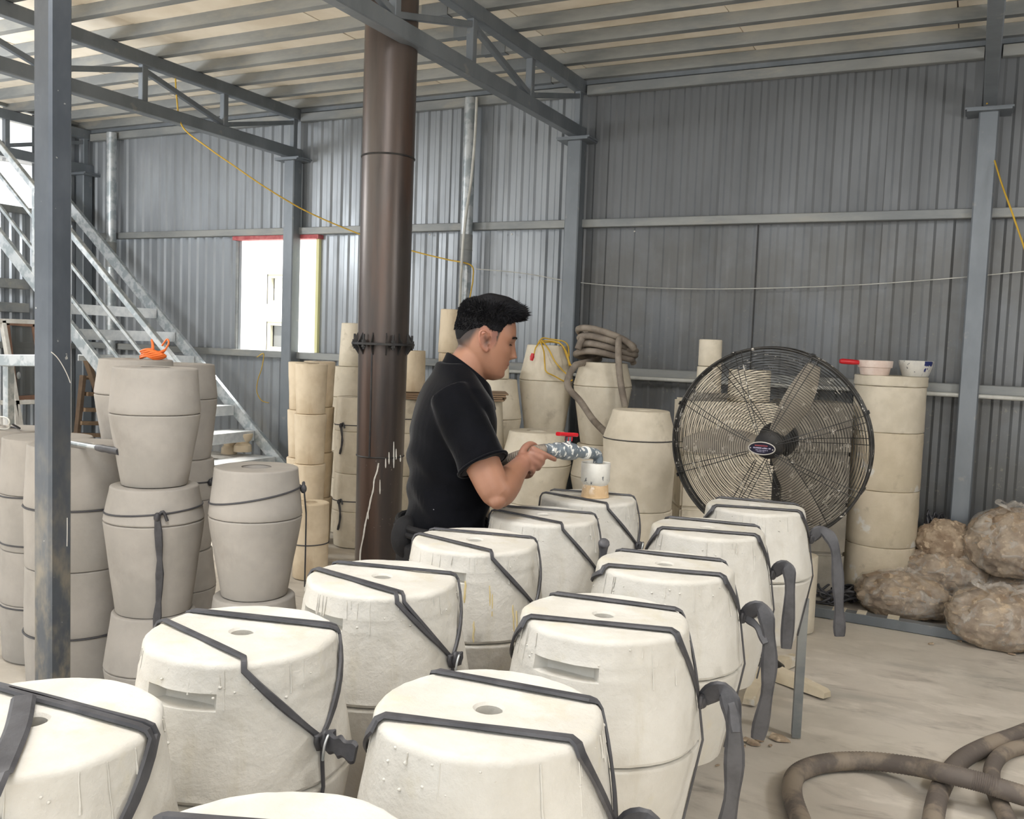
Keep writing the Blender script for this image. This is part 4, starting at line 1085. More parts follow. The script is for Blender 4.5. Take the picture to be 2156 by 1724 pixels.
# right hand: palm wraps the hose, index finger stretched along it
def chain(pts, r0, r1):
    pts = [p - base for p in pts]; pp = spline(pts, 5)
    body.tube(pp, [r0 + (r1 - r0)*i/(len(pp) - 1) for i in range(len(pp))], 12)
    body.ell(pp[-1], (r1, r1, r1), 10, 8); body.ell(pp[0], (r0, r0, r0), 10, 8)
def palm(a, b, c, d, th):                            # quad of knuckle / wrist corners thickened
    a, b, c, d = [q - base for q in (a, b, c, d)]; nn = (b - a).cross(d - a).normalized()
    rings = []
    for t in np.linspace(0, 1, 7):
        p, q = a.lerp(d, t), b.lerp(c, t); hh = th*(0.82 + .35*math.sin(PI*t))
        rings.append([p.lerp(q, .5) + (p - q)*.5*math.cos(k*PI/10) + nn*hh*math.sin(k*PI/10) for k in range(20)])
    body.loft(rings)
palm(P(1088, 968, 2.775), P(1104, 998, 2.765), P(1128, 984, 2.80), P(1124, 941, 2.79), .017)
body.ell(P(1100, 972, 2.775) - base, (.027, .027, .026), 14, 10)
chain([P(1122, 946, 2.785), P(1138, 953, 2.787), P(1153, 960, 2.80), P(1168, 967, 2.82)], .0112, .0078)          # index
chain([P(1124, 957, 2.782), P(1140, 967, 2.787), P(1139, 976, 2.825), P(1126, 974, 2.86)], .0112, .0085)        # middle
chain([P(1121, 968, 2.782), P(1134, 979, 2.79), P(1131, 986, 2.825), P(1119, 981, 2.855)], .0108, .0082)       # ring
chain([P(1113, 979, 2.78), P(1122, 990, 2.79), P(1118, 995, 2.82), P(1108, 988, 2.845)], .0095, .0072)         # little
chain([P(1098, 958, 2.79), P(1106, 942, 2.81), P(1117, 935, 2.835), P(1128, 939, 2.862)], .0135, .0088)         # thumb over the top
# left hand under the hose, behind
palm(P(1082, 992, 2.955), P(1084, 1010, 2.95), P(1108, 1004, 2.965), P(1106, 984, 2.97), .014)
for k, (x, y) in enumerate(((1106, 986), (1107, 992), (1107, 998), (1105, 1003))):
    chain([P(x, y, 2.965), P(x + 14 - k, y - 2, 2.955), P(x + 17 - k, y - 9, 2.935), P(x + 8, y - 13, 2.92)], .0092, .0072)
chain([P(1088, 986, 2.955), P(1097, 974, 2.945), P(1106, 968, 2.93)], .012, .0085)
# legs and feet
hipc = P(912, 1150); 
for s_ in (-1, 1):
    h_ = Vector((hipc.x, hipc.y, .88)) + RT*(.085*s_) - base
    k_ = Vector((base.x, base.y, .48)) + RT*(.10*s_) + FW*.02 - base
    a_ = Vector((base.x, base.y, .085)) + RT*(.11*s_) - FW*.03 - base
    pp, rr = limb([h_, h_.lerp(k_, .5), k_, k_.lerp(a_, .4), a_], [.092, .078, .058, .055, .040]); body.tube(pp, rr, 18)
    body.tube([a_ + Vector((0, 0, -.03)) - FW*.03, a_ + Vector((0, 0, -.05)) + FW*.06, a_ + Vector((0, 0, -.062)) + FW*.16], [.038, .034, .022], 14)
bme = remesh(body, .0040, 3, 'body')
# skin tone per vertex, cropped stubble of the fade, brows, lips
ca_ = bme.color_attributes.new('tone', 'FLOAT_COLOR', 'POINT')
HRi = HR.inverted(); hoff = HC - base
skin = np.array(S(146, 104, 82)[:3]); dark = np.array(S(26, 23, 24)[:3]); lipc = np.array(S(140, 84, 74)[:3]); pink = np.array(S(152, 100, 84)[:3]); handc = np.array(S(152, 108, 90)[:3]); browc = np.array(S(40, 32, 30)[:3])
def hairline(a):
    """height (head space) of the lower edge of the cropped hair at angle a from the face"""
    a = abs((a + PI) % (2*PI) - PI)
    T = [(0, .074), (.55, .066), (.95, .050), (1.12, .030), (1.22, -.022), (1.42, -.026), (1.50, .018), (1.75, .030), (2.05, .005), (2.3, -.035), (2.7, -.056), (PI, -.060)]
    for (a0, z0), (a1, z1) in zip(T[:-1], T[1:]):
        if a0 <= a <= a1: return z0 + (z1 - z0)*(a - a0)/(a1 - a0)
    return -.06
def sm(x): x = max(0.0, min(1.0, x)); return x*x*(3 - 2*x)
pal = P(1110, 968, 2.79) - base
for i, v in enumerate(bme.vertices):
    p = (HRi @ (v.co - hoff))/HS
    col = skin.copy()
    if (v.co - pal).length < .12: col = skin + (handc - skin)*sm((.12 - (v.co - pal).length)/.06)
    if -.12 < p.z < .14 and -.12 < p.x < .13:
        a = math.atan2(p.y, p.x); hl = hairline(a)
        if abs(p.y) < .088:
            f = sm((p.z - hl + .006)/.046)
            if abs(a) > .9 or p.z > .06: col = col + (dark - col)*f*.95
            if p.x > .05:
                l_ = max(G(p.z + .0585, .0035)*G(p.y, .016), G(p.z + .0705, .004)*G(p.y, .014)); col = col + (lipc - col)*min(1, l_*1.2)
                col = col*(1 - .75*G(p.z + .0645, .0013)*G(p.y, .016))
                br = G(p.z - .0235 + .10*max(0, abs(p.y) - .035), .0032)*sm((abs(p.y) - .010)/.008)*sm((.052 - abs(p.y))/.008); col = col + (browc - col)*min(1, br*1.2)
                ey = G(p.z + .0005, .0016)*G(abs(p.y) - .031, .0095); col = col*(1 - .85*ey)
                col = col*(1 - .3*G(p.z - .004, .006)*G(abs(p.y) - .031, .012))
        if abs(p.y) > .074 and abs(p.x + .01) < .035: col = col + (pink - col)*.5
        if abs(p.y) > .074: col = col*(1 - .75*G(p.x + .004, .006)*G(p.z + .006, .011)) * (1 - .45*G(p.x + .012, .004)*G(p.z - .008, .008))  # hollow of the ear darkened in the colour in place of shade
    ca_.data[i].color = (*[max(0, float(c)) for c in col], 1)
bme.materials.append(MT['skin'])
bo = obj('body', bme, None, pw)

# hair: cropped cap plus many short tapered locks
def capline(a):
    aa = abs((a + PI) % (2*PI) - PI)
    return max(hairline(a) + .012, .030 - .042*sm((aa - 1.9)/.9)) if aa > .8 else hairline(a) + .008
def hair_t(z, a):
    aa = abs((a + PI) % (2*PI) - PI)
    up_ = sm((z - capline(a))/.045)
    top = sm((z - .048)/.05)
    top *= 1 - .6*sm((abs((a + PI) % (2*PI) - PI) - 1.7)/1.0)
    return .0006 + .0030*up_ + .024*top
cap = MB(); rings = []
zs = [.1185 - i*.0022 for i in range(84)]
n = 128
for z in zs:
    r_ = []
    for k in range(n):
        a = 2*PI*k/n; hl = capline(a)
        t_ = sm((z - hl + .008)/.012); g_ = -.006 + (hair_t(z, a) + .006)*t_
        p = head_pt(z, a, g_, False); p.z += hair_t(z, a)*sm((z - .06)/.05)*t_
        r_.append(h2w(p))
    rings.append(r_)
cap.loft(rings)
capo = obj('hair', cap, 'hair', pw, 60)
rnd = random.Random(3); lk = MB()
for q in range(8000):
    a = rnd.uniform(-PI, PI); z = .1185 - (rnd.random()**1.3)*.10
    hl = capline(a) + .002
    if z < hl: continue
    aa = abs(a); p0 = head_pt(z, a, hair_t(z, a)*.85, False)
    nrm = Vector((p0.x, p0.y*1.1, (p0.z - .01)*1.3)).normalized()
    top = sm((z - .055)/.05); frontness = sm((p0.x - .01)/.06)
    L_ = (.005 + .034*top*(.62 + .38*frontness)*(1 - .5*sm((aa - 1.7)/1.0)))*(0.7 + .6*rnd.random())
    d = nrm*(.55 + .2*top) + Vector((.75*frontness + .15, 0, .10 - .55*frontness*(1 - top))) + Vector((rnd.uniform(-.28, .28), rnd.uniform(-.28, .28), rnd.uniform(-.1, .22)))
    if p0.x < -.02: d += Vector((-.25, 0, -.55*(1 - top)))
    if aa > .8:
        dd = nrm*.14 + Vector((-.40, 0, -.80)) + Vector((rnd.uniform(-.25, .25), 0, rnd.uniform(-.25, .25))); k_ = sm((top + rnd.uniform(-.25, .25) - .25)/.5); d = dd*(1 - k_) + d*k_
    d.normalize()
    w = (.0008 + .0009*rnd.random())*(.55 + .45*top)
    tip = p0 + d*L_ + Vector((0, 0, -.10*L_)); mid = p0.lerp(tip, .5) + nrm*.002
    s_ = d.cross(nrm)
    s_ = s_.normalized() if s_.length > .01 else Vector((0, 1, 0))
    b_ = d.cross(s_).normalized()
    V = [h2w(p0 + s_*w), h2w(p0 - s_*w*.5 + b_*w), h2w(p0 - s_*w*.5 - b_*w), h2w(mid + s_*w*.8), h2w(mid - s_*w*.4 + b_*w*.8), h2w(mid - s_*w*.4 - b_*w*.8), h2w(tip)]
    lk.add(V, [(0, 1, 4, 3), (1, 2, 5, 4), (2, 0, 3, 5), (3, 4, 6), (4, 5, 6), (5, 3, 6)])
lo_ = obj('hair_locks', lk, 'hair', capo, None); lo_['kind'] = 'stuff'
# brows and lashes
for s_ in (-1, 1):
    bm_ = MB()
    for i in range(26):
        t = i/25; y0 = .013 + .037*t; z0 = .0235 + .0035*math.sin(t*2.4) - .004*t*t
        a0 = s_*math.asin(min(.99, y0/.085)); p = head_pt(z0, a0); p2 = p + Vector((.0012 - .004*t, s_*.007, .0022 - .003*t)); nn = Vector((1, s_*.4*t, 0))*.0007
        for dz in (-.0015, 0, .0015):
            q = p + Vector((0, 0, dz)); q2 = p2 + Vector((0, 0, dz*.6))
            bm_.tube([h2w(q + nn), h2w((q + q2)/2 + nn*1.6), h2w(q2 + nn*.6)], [.0007, .0006, .0002], 5)
    obj('eyebrow', bm_, 'hair', bo, 60)
    ey_ = []
    for i in range(9):
        t = i/8; y0 = .019 + .026*t; z0 = .0005 + .0022*math.sin(t*PI) - .0012*t
        ey_.append(h2w(head_pt(z0, s_*math.asin(min(.99, y0/.0835))) + Vector((.0010, 0, 0))))
    obj('eyelashes', MB().tube(ey_, [.0004, .0008, .0010, .0011, .0012, .0012, .0011, .0009, .0005], 6), 'hair', bo, 60)
mo_ = []
for i in range(11):
    y0 = -.027 + .054*i/10; mo_.append(h2w(head_pt(-.0645 + .0015*(abs(y0)/.02)**2, math.asin(y0/.08)) + Vector((.0004, 0, 0))))
MT['mouth'] = mat('mouth_line', S(92, 50, 46), None, .6)
obj('mouth', MB().tube(mo_, [.0004] + [.0011]*9 + [.0004], 6), 'mouth', bo, 60)
# shirt -------------------------------------------------------------------
sh = MB()
tr_ = torso_rings(.011)
a__, b__ = P(940, 762), P(970, 764)
sh.loft(tr_[1:-1] + [ellring((a__ + b__)/2 - base, FW, RT, .048, .072, 40, 2.35)])
def sleeve(shp, el, L0=.66):
    shp, el = shp - base, el - base; ud = el - shp
    pp = [shp - ud*.22 + UP*.0, shp, shp + ud*.3, shp + ud*.55, shp + ud*L0]
    sh.tube(spline(pp, 5), [.058 + .010*min(1, i/6) + .006*i/20 for i in range(21)], 26)
sleeve(shR, elR); sleeve(shL, elL)
for s_, shp in ((1, shR), (-1, shL)):                  # deltoid and trapezius slopes
    pp, rr = limb([P(962, 800) - base, (P(960, 830) - base).lerp(shp - base, .55), shp - base], [.060, .066, .062]); sh.tube(pp, rr, 20)
sme = remesh(sh, .006, 6, 'polo_shirt')
for v in sme.vertices:                                # soft folds
    p = v.co; k = sm((1.28 - p.z)/.2)
    q_ = p.dot(FW); w_ = nz((p.x*4, p.y*4, p.z*3), 1.0)
    fold = .005*k*math.sin(p.z*58 + q_*26 + 5*w_) + .0045*sm((p.z - 1.02)/.1)*sm((1.30 - p.z)/.12)*math.sin((p.z*.8 + q_*1.1)*70 + 6*w_)*sm(w_*1.5 + .5)
    v.co = p + Vector(v.normal)*(.0055*nz((p.x*9, p.y*9, p.z*5), 1.0) + fold)
sme.materials.append(MT['shirt'])
so_ = obj('polo_shirt', sme, None, pw)
# collar: stands at the nape, falls to the front
col_ = MB(); rings = []
nb_, nf_ = P(946, 757) - base, P(1026, 822) - base
cc = (nb_ + nf_)/2; axf = (nf_ - nb_).normalized(); half = (nf_ - nb_).length/2
for (s1, dz, g_) in ((1.04, .006, 0), (1.09, .018, 0), (1.14, .014, 0), (1.24, -.006, 0), (1.42, -.036, 0), (1.41, -.041, 0), (1.22, -.014, 0), (1.02, -.010, 0), (1.04, .006, 0)):
    r_ = []
    for k in range(48):
        a = 2*PI*k/48
        p = cc + axf*(half*s1*math.cos(a)) + RT*(.066*s1*math.sin(a)*1.02)
        p = p + UP*(dz) 
        r_.append(p)
    rings.append(r_)
col_.loft(rings, cap=False)
obj('collar', col_, 'shirt', so_, 50)
hem = elR - base; hd = (elR - shR)
hp = (shR - base) + hd*.655
fr = hd.normalized(); u1 = fr.orthogonal().normalized(); u2 = fr.cross(u1)
obj('sleeve_hem', MB().tube([hp + (u1*math.cos(a*PI/16) + u2*math.sin(a*PI/16))*.0742 for a in range(32)], .0045, 8, closed=True), 'shirt', so_, 60)
# trousers, belt bag, shoes
tm = MB(); tr2 = torso_rings(.014); tm.loft(tr2[:3])
for s_ in (-1, 1):
    h_ = Vector((hipc.x, hipc.y, .90)) + RT*(.085*s_) - base; k_ = Vector((base.x, base.y, .48)) + RT*(.10*s_) + FW*.02 - base; a_ = Vector((base.x, base.y, .085)) + RT*(.11*s_) - FW*.03 - base
    pp, rr = limb([h_, h_.lerp(k_, .5), k_, k_.lerp(a_, .4), a_ + Vector((0, 0, -.03))], [.108, .098, .082, .078, .074]); tm.tube(pp, rr, 22)
tme = remesh(tm, .008, 5, 'trousers')
for v in tme.vertices:
    p = v.co; v.co = p + Vector(v.normal)*(.006*nz((p.x*8, p.y*8, p.z*5), 1.0) + .004*math.sin(p.z*60 + 6*nz(p, 5)))
tme.materials.append(MT['pants']); to = obj('trousers', tme, None, pw)
bl = MB()
for dz, dr in ((0, 0), (-.018, .004)):
    rr_ = ellring(((P(858, 1098) + P(1010, 1098))/2) - base + UP*(dz + .0), FW, RT, .135 + dr, .185 + dr, 40)
    bl.tube(rr_, .010, 8, closed=True)
obj('waistband', bl, 'pants', to)
bag = MB().ell(P(856, 1130, 2.72) - base, (.045, .05, .065), 18, 12)
obj('pocket_bulge', bag, 'pants', to)
for s_ in (-1, 1):
    a_ = Vector((base.x, base.y, .0)) + RT*(.11*s_) - FW*.03 - base
    obj('shoe', MB().loft([ellring(a_ + FW*.055 + UP*z, FW, RT, hf, hs, 24, 2.6) for z, hf, hs in ((.0, .130, .048), (.018, .134, .05), (.045, .125, .047), (.075, .085, .044), (.10, .055, .042))]), 'black', pw)

# ------------------------------------------------------------------ filling gun and its hose
ga = P(1150, 946, 2.845); gb = P(1232, 953, 2.99)
gd = (gb - ga).normalized(); t = thing('filling_gun', 'splashed grey filling gun with a red lever, held over the funnel', 'valve', ga)
L_ = (gb - ga).length
def along(s, up=0.0, r=0.0): return gd*(L_*s) + UP*up
gu = UP; 
def revolve(prof, m, nm, seg=24, par=None):
    pts = [along(s) for s, r in prof]; return obj(nm, MB().tube(pts, [r for s, r in prof], seg), m, par or t, 40)
revolve([(-.02, .017), (.06, .017), (.07, .020), (.22, .020), (.23, .018)], 'nozzle', 'hose_coupling')
revolve([(.20, .018), (.21, .0235), (.26, .0255), (.36, .0255), (.37, .022), (.38, .022)], 'nozzle', 'union_nut')
revolve([(.37, .021), (.385, .0265), (.44, .0285), (.60, .0285), (.69, .0265), (.70, .020)], 'nozzle', 'valve_body')
revolve([(.69, .019), (.78, .0185), (.86, .017), (.93, .0185), (.98, .0185)], 'nozzle', 'nipple')
revolve([(.96, .0185), (.965, .0215), (1.03, .0215), (1.035, .018)], 'slip', 'thread_collar')
sp_ = atZ(1258, 962, 1.09)
el = [gb - ga, P(1246, 954, 3.02) - ga, P(1255, 957, 3.036) - ga, P(1259, 964, 3.04) - ga, P(1259, 975, 3.04) - ga]
obj('elbow_spout', MB().tube(spline(el, 6), [.019]*8 + [.0185]*8 + [.0165]*9, 20), 'nozzle', t)
obj('slip_stream', MB().tube([P(1259, 974, 3.04) - ga, P(1260, 985, 3.04) - ga, P(1260, 999, 3.04) - ga], [.006, .0065, .006], 10), 'slip', t)
vb = along(.54)
obj('valve_stem', MB().tube([vb + UP*.02, vb + UP*.047], .010, 14), 'nozzle', t)
lv = MB().bar(vb + UP*.052 - gd*.052, vb + UP*.055 + gd*.040, .018, .012, bev=.003).bar(vb + UP*.040 - gd*.008, vb + UP*.040 + gd*.012, .016, .014)
obj('lever', lv, 'red', t, label='red lever handle')
hp_ = spline([P(1148, 946, 2.84), P(1128, 949, 2.828), P(1108, 956, 2.815), P(1082, 968, 2.80), P(1052, 985, 2.74), P(1030, 1020, 2.90), P(1020, 1100, 3.05), P(1022, 1200, 3.2), P(1010, 1300, 3.3)], 10)
hp_ = [P(1148, 946, 2.84), P(1128, 949, 2.83), P(1108, 955, 2.82), P(1084, 963, 2.835), P(1062, 973, 2.88), P(1044, 985, 2.98), P(1030, 1010, 3.10), P(1020, 1080, 3.16), P(1020, 1150, 3.2)]
e_ = P(1020, 1150, 3.2); hp_ += [Vector((e_.x + .02, e_.y + .1, .25)), Vector((e_.x + .12, e_.y + .3, .022)), Vector((e_.x + .6, e_.y + .55, .02))]
hp_ = spline(hp_, 14)
tag(obj('slip_hose', MB().tube([q - hp_[0] for q in hp_], [.0165 + .0016*(i % 2) for i in range(len(hp_))], 14), 'hose_dark'), 'dark slip hose running from the filling gun behind the forearm', 'hose').location = hp_[0]

# ------------------------------------------------------------------ pedestal fan
FD = 4.02
fc = P(1619, 936, FD)                                  # centre of the big rim
foot = P(1630, 1438, 4.12); foot.z = 0
fz = fc.z
n_view = (Vector(CAM) - fc).normalized()
fax = (n_view + Vector(CR)*(-.24) + Vector((0, 0, -.13))).normalized()
fx = UP.cross(fax).normalized(); fy = fax.cross(fx)
FR = Matrix((fx, fy, fax)).transposed()
fan = thing('pedestal_fan', 'big black pedestal fan with a plaster-speckled wire guard', 'fan', (fc.x - fax.x*.22, fc.y - fax.y*.22, 0))
fb = fan.location
def fl(x, y, z): return fc - fb + FR @ Vector((x, y, z))
RM = .425
def frings(n, r0, zf_, wr):
    mb = MB()
    for i in range(n):
        r = r0 + (RM - .006 - r0)*i/(n - 1); z = zf_(r); k = 72
        mb.tube([fl(r*math.cos(2*PI*j/k), r*math.sin(2*PI*j/k), z) for j in range(k)], wr, 5, closed=True)
    return mb
zfront = lambda r: .030 + .095*(1 - (r/RM)**2.6)
zback = lambda r: -.035 - .10*(1 - (r/RM)**3.0)
fg = obj('front_guard', frings(36, .075, zfront, .0013), 'guard', fan, 60)
bgd = obj('rear_guard', frings(26, .10, zback, .0013), 'guard', fan, 60)
def spokes(zf_, par, n, off):
    for k in range(n):
        for d in (-.055, .055):
            a = 2*PI*k/n + off
            pts = []
            for i in range(9):
                r = .06 + (RM - .06)*i/8; aa = a + d*(.6 + .4*(1 - i/8)) 
                pts.append(fl(r*math.cos(aa), r*math.sin(aa), zf_(r) + .002*(1 if zf_(r) > 0 else -1)))
            obj('spoke', MB().tube(pts, .0019, 6), 'guard', par, 60)
spokes(zfront, fg, 8, .35); spokes(zback, bgd, 6, .1)
rim = MB()
for z, r, w in ((.030, RM, .0055), (-.035, RM, .0045), (.018, RM + .002, .0022), (.006, RM + .002, .0022), (-.006, RM + .002, .0022), (-.02, RM + .002, .0022)):
    rim.tube([fl(r*math.cos(2*PI*j/96), r*math.sin(2*PI*j/96), z) for j in range(96)], w, 8, closed=True)
obj('outer_rim', rim, 'guard', fan, 60)
for k in range(8):
    a = 2*PI*k/8 + .4
    p0 = fl((RM + .006)*math.cos(a), (RM + .006)*math.sin(a), .045); p1 = fl((RM + .006)*math.cos(a), (RM + .006)*math.sin(a), -.05)
    obj('rim_clip', MB().bar(p0, p1, .016, .004, up=fl(math.cos(a), math.sin(a), 0) - fl(0, 0, 0)), 'guard', fan)
# badge with its prints
bdg = MB().loft([[fl(.056*math.cos(2*PI*k/40), .0265*math.sin(2*PI*k/40), .128) for k in range(40)], [fl(.056*math.cos(2*PI*k/40), .0265*math.sin(2*PI*k/40), .134) for k in range(40)]])
bo_ = obj('badge', bdg, 'badge', fan, 30, 'dark blue oval badge with a pale rim')
obj('badge_rim', MB().tube([fl(.056*math.cos(2*PI*k/40), .0265*math.sin(2*PI*k/40), .135) for k in range(40)], .0024, 8, closed=True), 'badge_rim', bo_)
pr_ = MB(); rnd = random.Random(5); x = -.030
while x < .022:
    w = rnd.uniform(.0035, .006); pr_.box((x, .0085 - .05*(abs(x)*.06), .1342), (x + w, .0140, .1348)); x += w + .0009
pr_.v = [fl(*p) for p in pr_.v]; obj('red_print', pr_, 'badge_red', bo_, None)
pw2 = MB()
for y, h, xa, xb in ((-.0015, .0055, -.036, .036), (-.0095, .0028, -.026, .026), (-.0155, .0022, -.020, .016)):
    x = xa
    while x < xb:
        w = rnd.uniform(.0016, .004); pw2.box((x, y, .1342), (x + w, y + h*rnd.choice((1, 1, .7)), .1348)); x += w + rnd.choice((.0008, .0008, .003))
pw2.v = [fl(*p) for p in pw2.v]; obj('white_print', pw2, 'badge_white', bo_, None)
for k, (x, y) in enumerate(((-.048, -.001), (.046, -.003))):
    obj('rivet', MB().ell(fl(x, y, .135), (.003, .003, .003), 8, 6), 'badge_rim', bo_)
# motor, hub, blades, pole, base
mot = MB().loft([[fl(r*math.cos(2*PI*k/28), r*math.sin(2*PI*k/28), z) for k in range(28)] for z, r in ((-.28, .03), (-.275, .065), (-.25, .08), (-.15, .085), (-.12, .07), (-.10, .03), (-.06, .03))])
obj('motor', mot, 'black', fan)
obj('hub', MB().loft([[fl(r*math.cos(2*PI*k/28), r*math.sin(2*PI*k/28), z) for k in range(28)] for z, r in ((-.06, .055), (-.05, .065), (.01, .062), (.02, .05), (.024, .01))]), 'black', fan)
for k in range(3):
    a0 = 2*PI*k/3 + 1.0; rings = []
    for i in range(9):
        r = .06 + .335*i/8; wd = .045 + .085*math.sin(PI*min(1, .15 + .8*i/8)); tw = math.radians(38 - 18*i/8); a = a0 + .12*i/8
        e1 = Vector((math.cos(a), math.sin(a), 0)); e2 = Vector((-math.sin(a), math.cos(a), 0)); c_ = e1*r + Vector((0, 0, -.015))
        ch = e2*math.cos(tw) + Vector((0, 0, 1))*math.sin(tw); nn = ch.cross(e1)
        rings.append([fl(*(c_ + ch*(wd*.5*math.cos(2*PI*q/14)) + nn*(.003*math.sin(2*PI*q/14) + .008*math.cos(2*PI*q/14)**2))) for q in range(14)])
    obj('blade', MB().loft(rings), 'blade', fan)
ptop = fl(0, 0, -.20) + Vector((0, 0, -.02))
obj('swivel', MB().tube([ptop + Vector((0, 0, .03)), ptop + Vector((0, 0, -.10))], .034, 20), 'black', fan)
obj('pole', MB().tube([Vector((ptop.x, ptop.y, fz - .12)), Vector((ptop.x, ptop.y, .48))], .019, 18), 'guard', fan)
obj('outer_pole', MB().tube([Vector((ptop.x, ptop.y, .50)), Vector((ptop.x, ptop.y, .05))], .027, 18), 'black', fan)
obj('clamp_collar', MB().tube([Vector((ptop.x, ptop.y, .46)), Vector((ptop.x, ptop.y, .55))], .035, 18).tube([Vector((ptop.x, ptop.y, .505)), Vector((ptop.x + .07, ptop.y - .03, .505))], .012, 10), 'black', fan)
obj('base_hub', MB().lathe([(.02, 0), (.02, .085), (.05, .085), (.075, .05), (.09, .034), (.09, 0)], 28).move((ptop.x, ptop.y, 0)), 'guard', fan)
fw_ = Vector((ptop.x, ptop.y, 0)); 
for tx, ty in ((1576, 1478), (1742, 1463), (1500, 1400), (1680, 1385)):
    e = atZ(tx, ty, .02) - fb; e.z = .02; s_ = fw_ + Vector((0, 0, .03))
    d = (e - s_); L2 = d.length
    obj('foot', MB().loft([[s_ + d*t + d.normalized().cross(UP)*x + UP*z for x, z in ((-w, -.012 - .02*(1 - t) + .012*t*0), (w, -.012 - .02*(1 - t)), (w*.8, h), (-w*.8, h))] for t, w, h in ((0, .038, .030), (.5, .034, .026), (.95, .030, .020), (1.0, .026, .012))]), 'clay' if False else 'plaster_patchy', fan, 30)

# ------------------------------------------------------------------ hoses on the floor
def floor_hose(px, r, label, z=None, rib=True, m='hose_dark'):
    pts = [atZ(x, y, (r if len(q) == 0 else q[0])) for x, y, *q in px]
    pts = spline(pts, 26); c0 = pts[0].copy(); c0.z = 0
    rr = [r*(1 + (.05 if (i % 2) else -.02)) for i in range(len(pts))] if rib else r
    o = tag(obj('floor_hose', MB().tube([p - c0 for p in pts], rr, 16), m, None, 60), label, 'hose', 'hose loops on the floor'); o.location = c0
floor_hose([(1712, 1800), (1690, 1740), (1668, 1670), (1680, 1628), (1740, 1606), (1830, 1602, .036), (1930, 1614, .07), (1990, 1628, .10), (2060, 1645, .10), (2120, 1664, .09), (2210, 1690, .06), (2330, 1712), (2480, 1690), (2620, 1640)], .032, 'dark ribbed hose making the large front loop on the floor')
floor_hose([(2640, 1600), (2480, 1545), (2330, 1522), (2200, 1530), (2130, 1552), (2070, 1574), (2020, 1603), (1985, 1650), (1968, 1705), (1958, 1790)], .032, 'brown dusty hose curving behind the front loop')
floor_hose([(2560, 1640), (2440, 1600), (2310, 1572), (2200, 1566), (2140, 1575), (2105, 1592), (2088, 1622), (2094, 1664), (2115, 1712), (2150, 1780)], .027, 'thinner dusty hose at the right edge of the floor')

# coil of hose on the tapered mould
M7 = C7[2]; c7 = M7.t.location; zt = c7.z + M7.h
hp = []
for i in range(150):
    a = i*2*PI/34 + .6; k = i/150
    r = .178 + .022*math.sin(i*.21) + .008*math.sin(i*.9)
    hp.append(Vector((r*math.cos(a), r*math.sin(a), .018 + .16*k - .055*math.cos(a - 1.0)*(0.3 + k) + .008*math.sin(i*.37))))
M7p = lambda px, py, d: P(px, py, d) - Vector((c7.x, c7.y, zt))
tail = [M7p(1330, 735, 5.78), M7p(1306, 712, 5.72), M7p(1302, 745, 5.70), M7p(1306, 800, 5.70), M7p(1316, 855, 5.70)]
lead = [M7p(1306, 995, 5.02), M7p(1283, 918, 5.05), M7p(1250, 885, 5.55), M7p(1222, 845, 5.68), M7p(1196, 815, 5.70), M7p(1198, 790, 5.72), M7p(1212, 768, 5.74)]
ho = tag(obj('hose_coil', MB().tube([q - Vector((0, 0, 0)) for q in spline(lead[1:], 8)] + hp[8:], .0205, 12), 'hose_gray', None, 60), 'grey hose coiled over the top of a tapered mould', 'hose')
ho.location = (c7.x, c7.y, zt)
obj('loose_end', MB().tube(spline([hp[-1]] + tail, 8), .0205, 12), 'hose_gray', ho, 60)
obj('top_loop', MB().tube(spline([M7p(1216, 735, 5.85), M7p(1228, 712, 5.86), M7p(1258, 702, 5.9), M7p(1290, 708, 5.95), M7p(1318, 730, 5.98), M7p(1334, 765, 5.9)], 8), .0205, 12), 'hose_gray', ho, 60)
# yellow cable with red plug on the next mould
M5 = C5[2]; c5 = M5.t.location; o5 = Vector((c5.x, c5.y, c5.z + M5.h))
q5 = lambda px, py, d: P(px, py, d) - o5
yc = MB()
for L_ in ([(1124, 748, 5.93), (1128, 732, 5.94), (1138, 720, 5.98), (1152, 717, 6.0), (1178, 722, 5.98), (1192, 740, 5.93), (1200, 765, 5.92), (1209, 774, 5.9)],
           [(1138, 720, 5.96), (1145, 740, 5.94), (1147, 765, 5.92), (1150, 782, 5.90), (1168, 792, 5.9), (1190, 803, 5.9), (1206, 800, 5.9)],
           [(1140, 716, 5.98), (1155, 735, 5.94), (1168, 760, 5.92), (1183, 778, 5.91), (1196, 790, 5.9)],
           [(1132, 724, 5.98), (1142, 712, 6.0), (1160, 714, 6.03), (1185, 718, 6.02), (1196, 728, 6.0), (1198, 750, 5.94)],
           [(1140, 722, 5.97), (1160, 720, 6.03), (1182, 726, 6.02), (1194, 752, 5.95), (1199, 770, 5.92)]):
    yc.tube(spline([q5(*q) for q in L_], 6), .0048, 6)
yo = tag(obj('extension_cable', yc, 'yellow', None, 60), 'yellow cable bundle with a red plug draped over a tapered mould', 'cable'); yo.location = o5
obj('plug', MB().tube([q5(1122, 744, 5.92), q5(1120.5, 751, 5.92), q5(1119, 759, 5.92)], [.010, .015, .010], 12), 'red', yo, label='red plug')
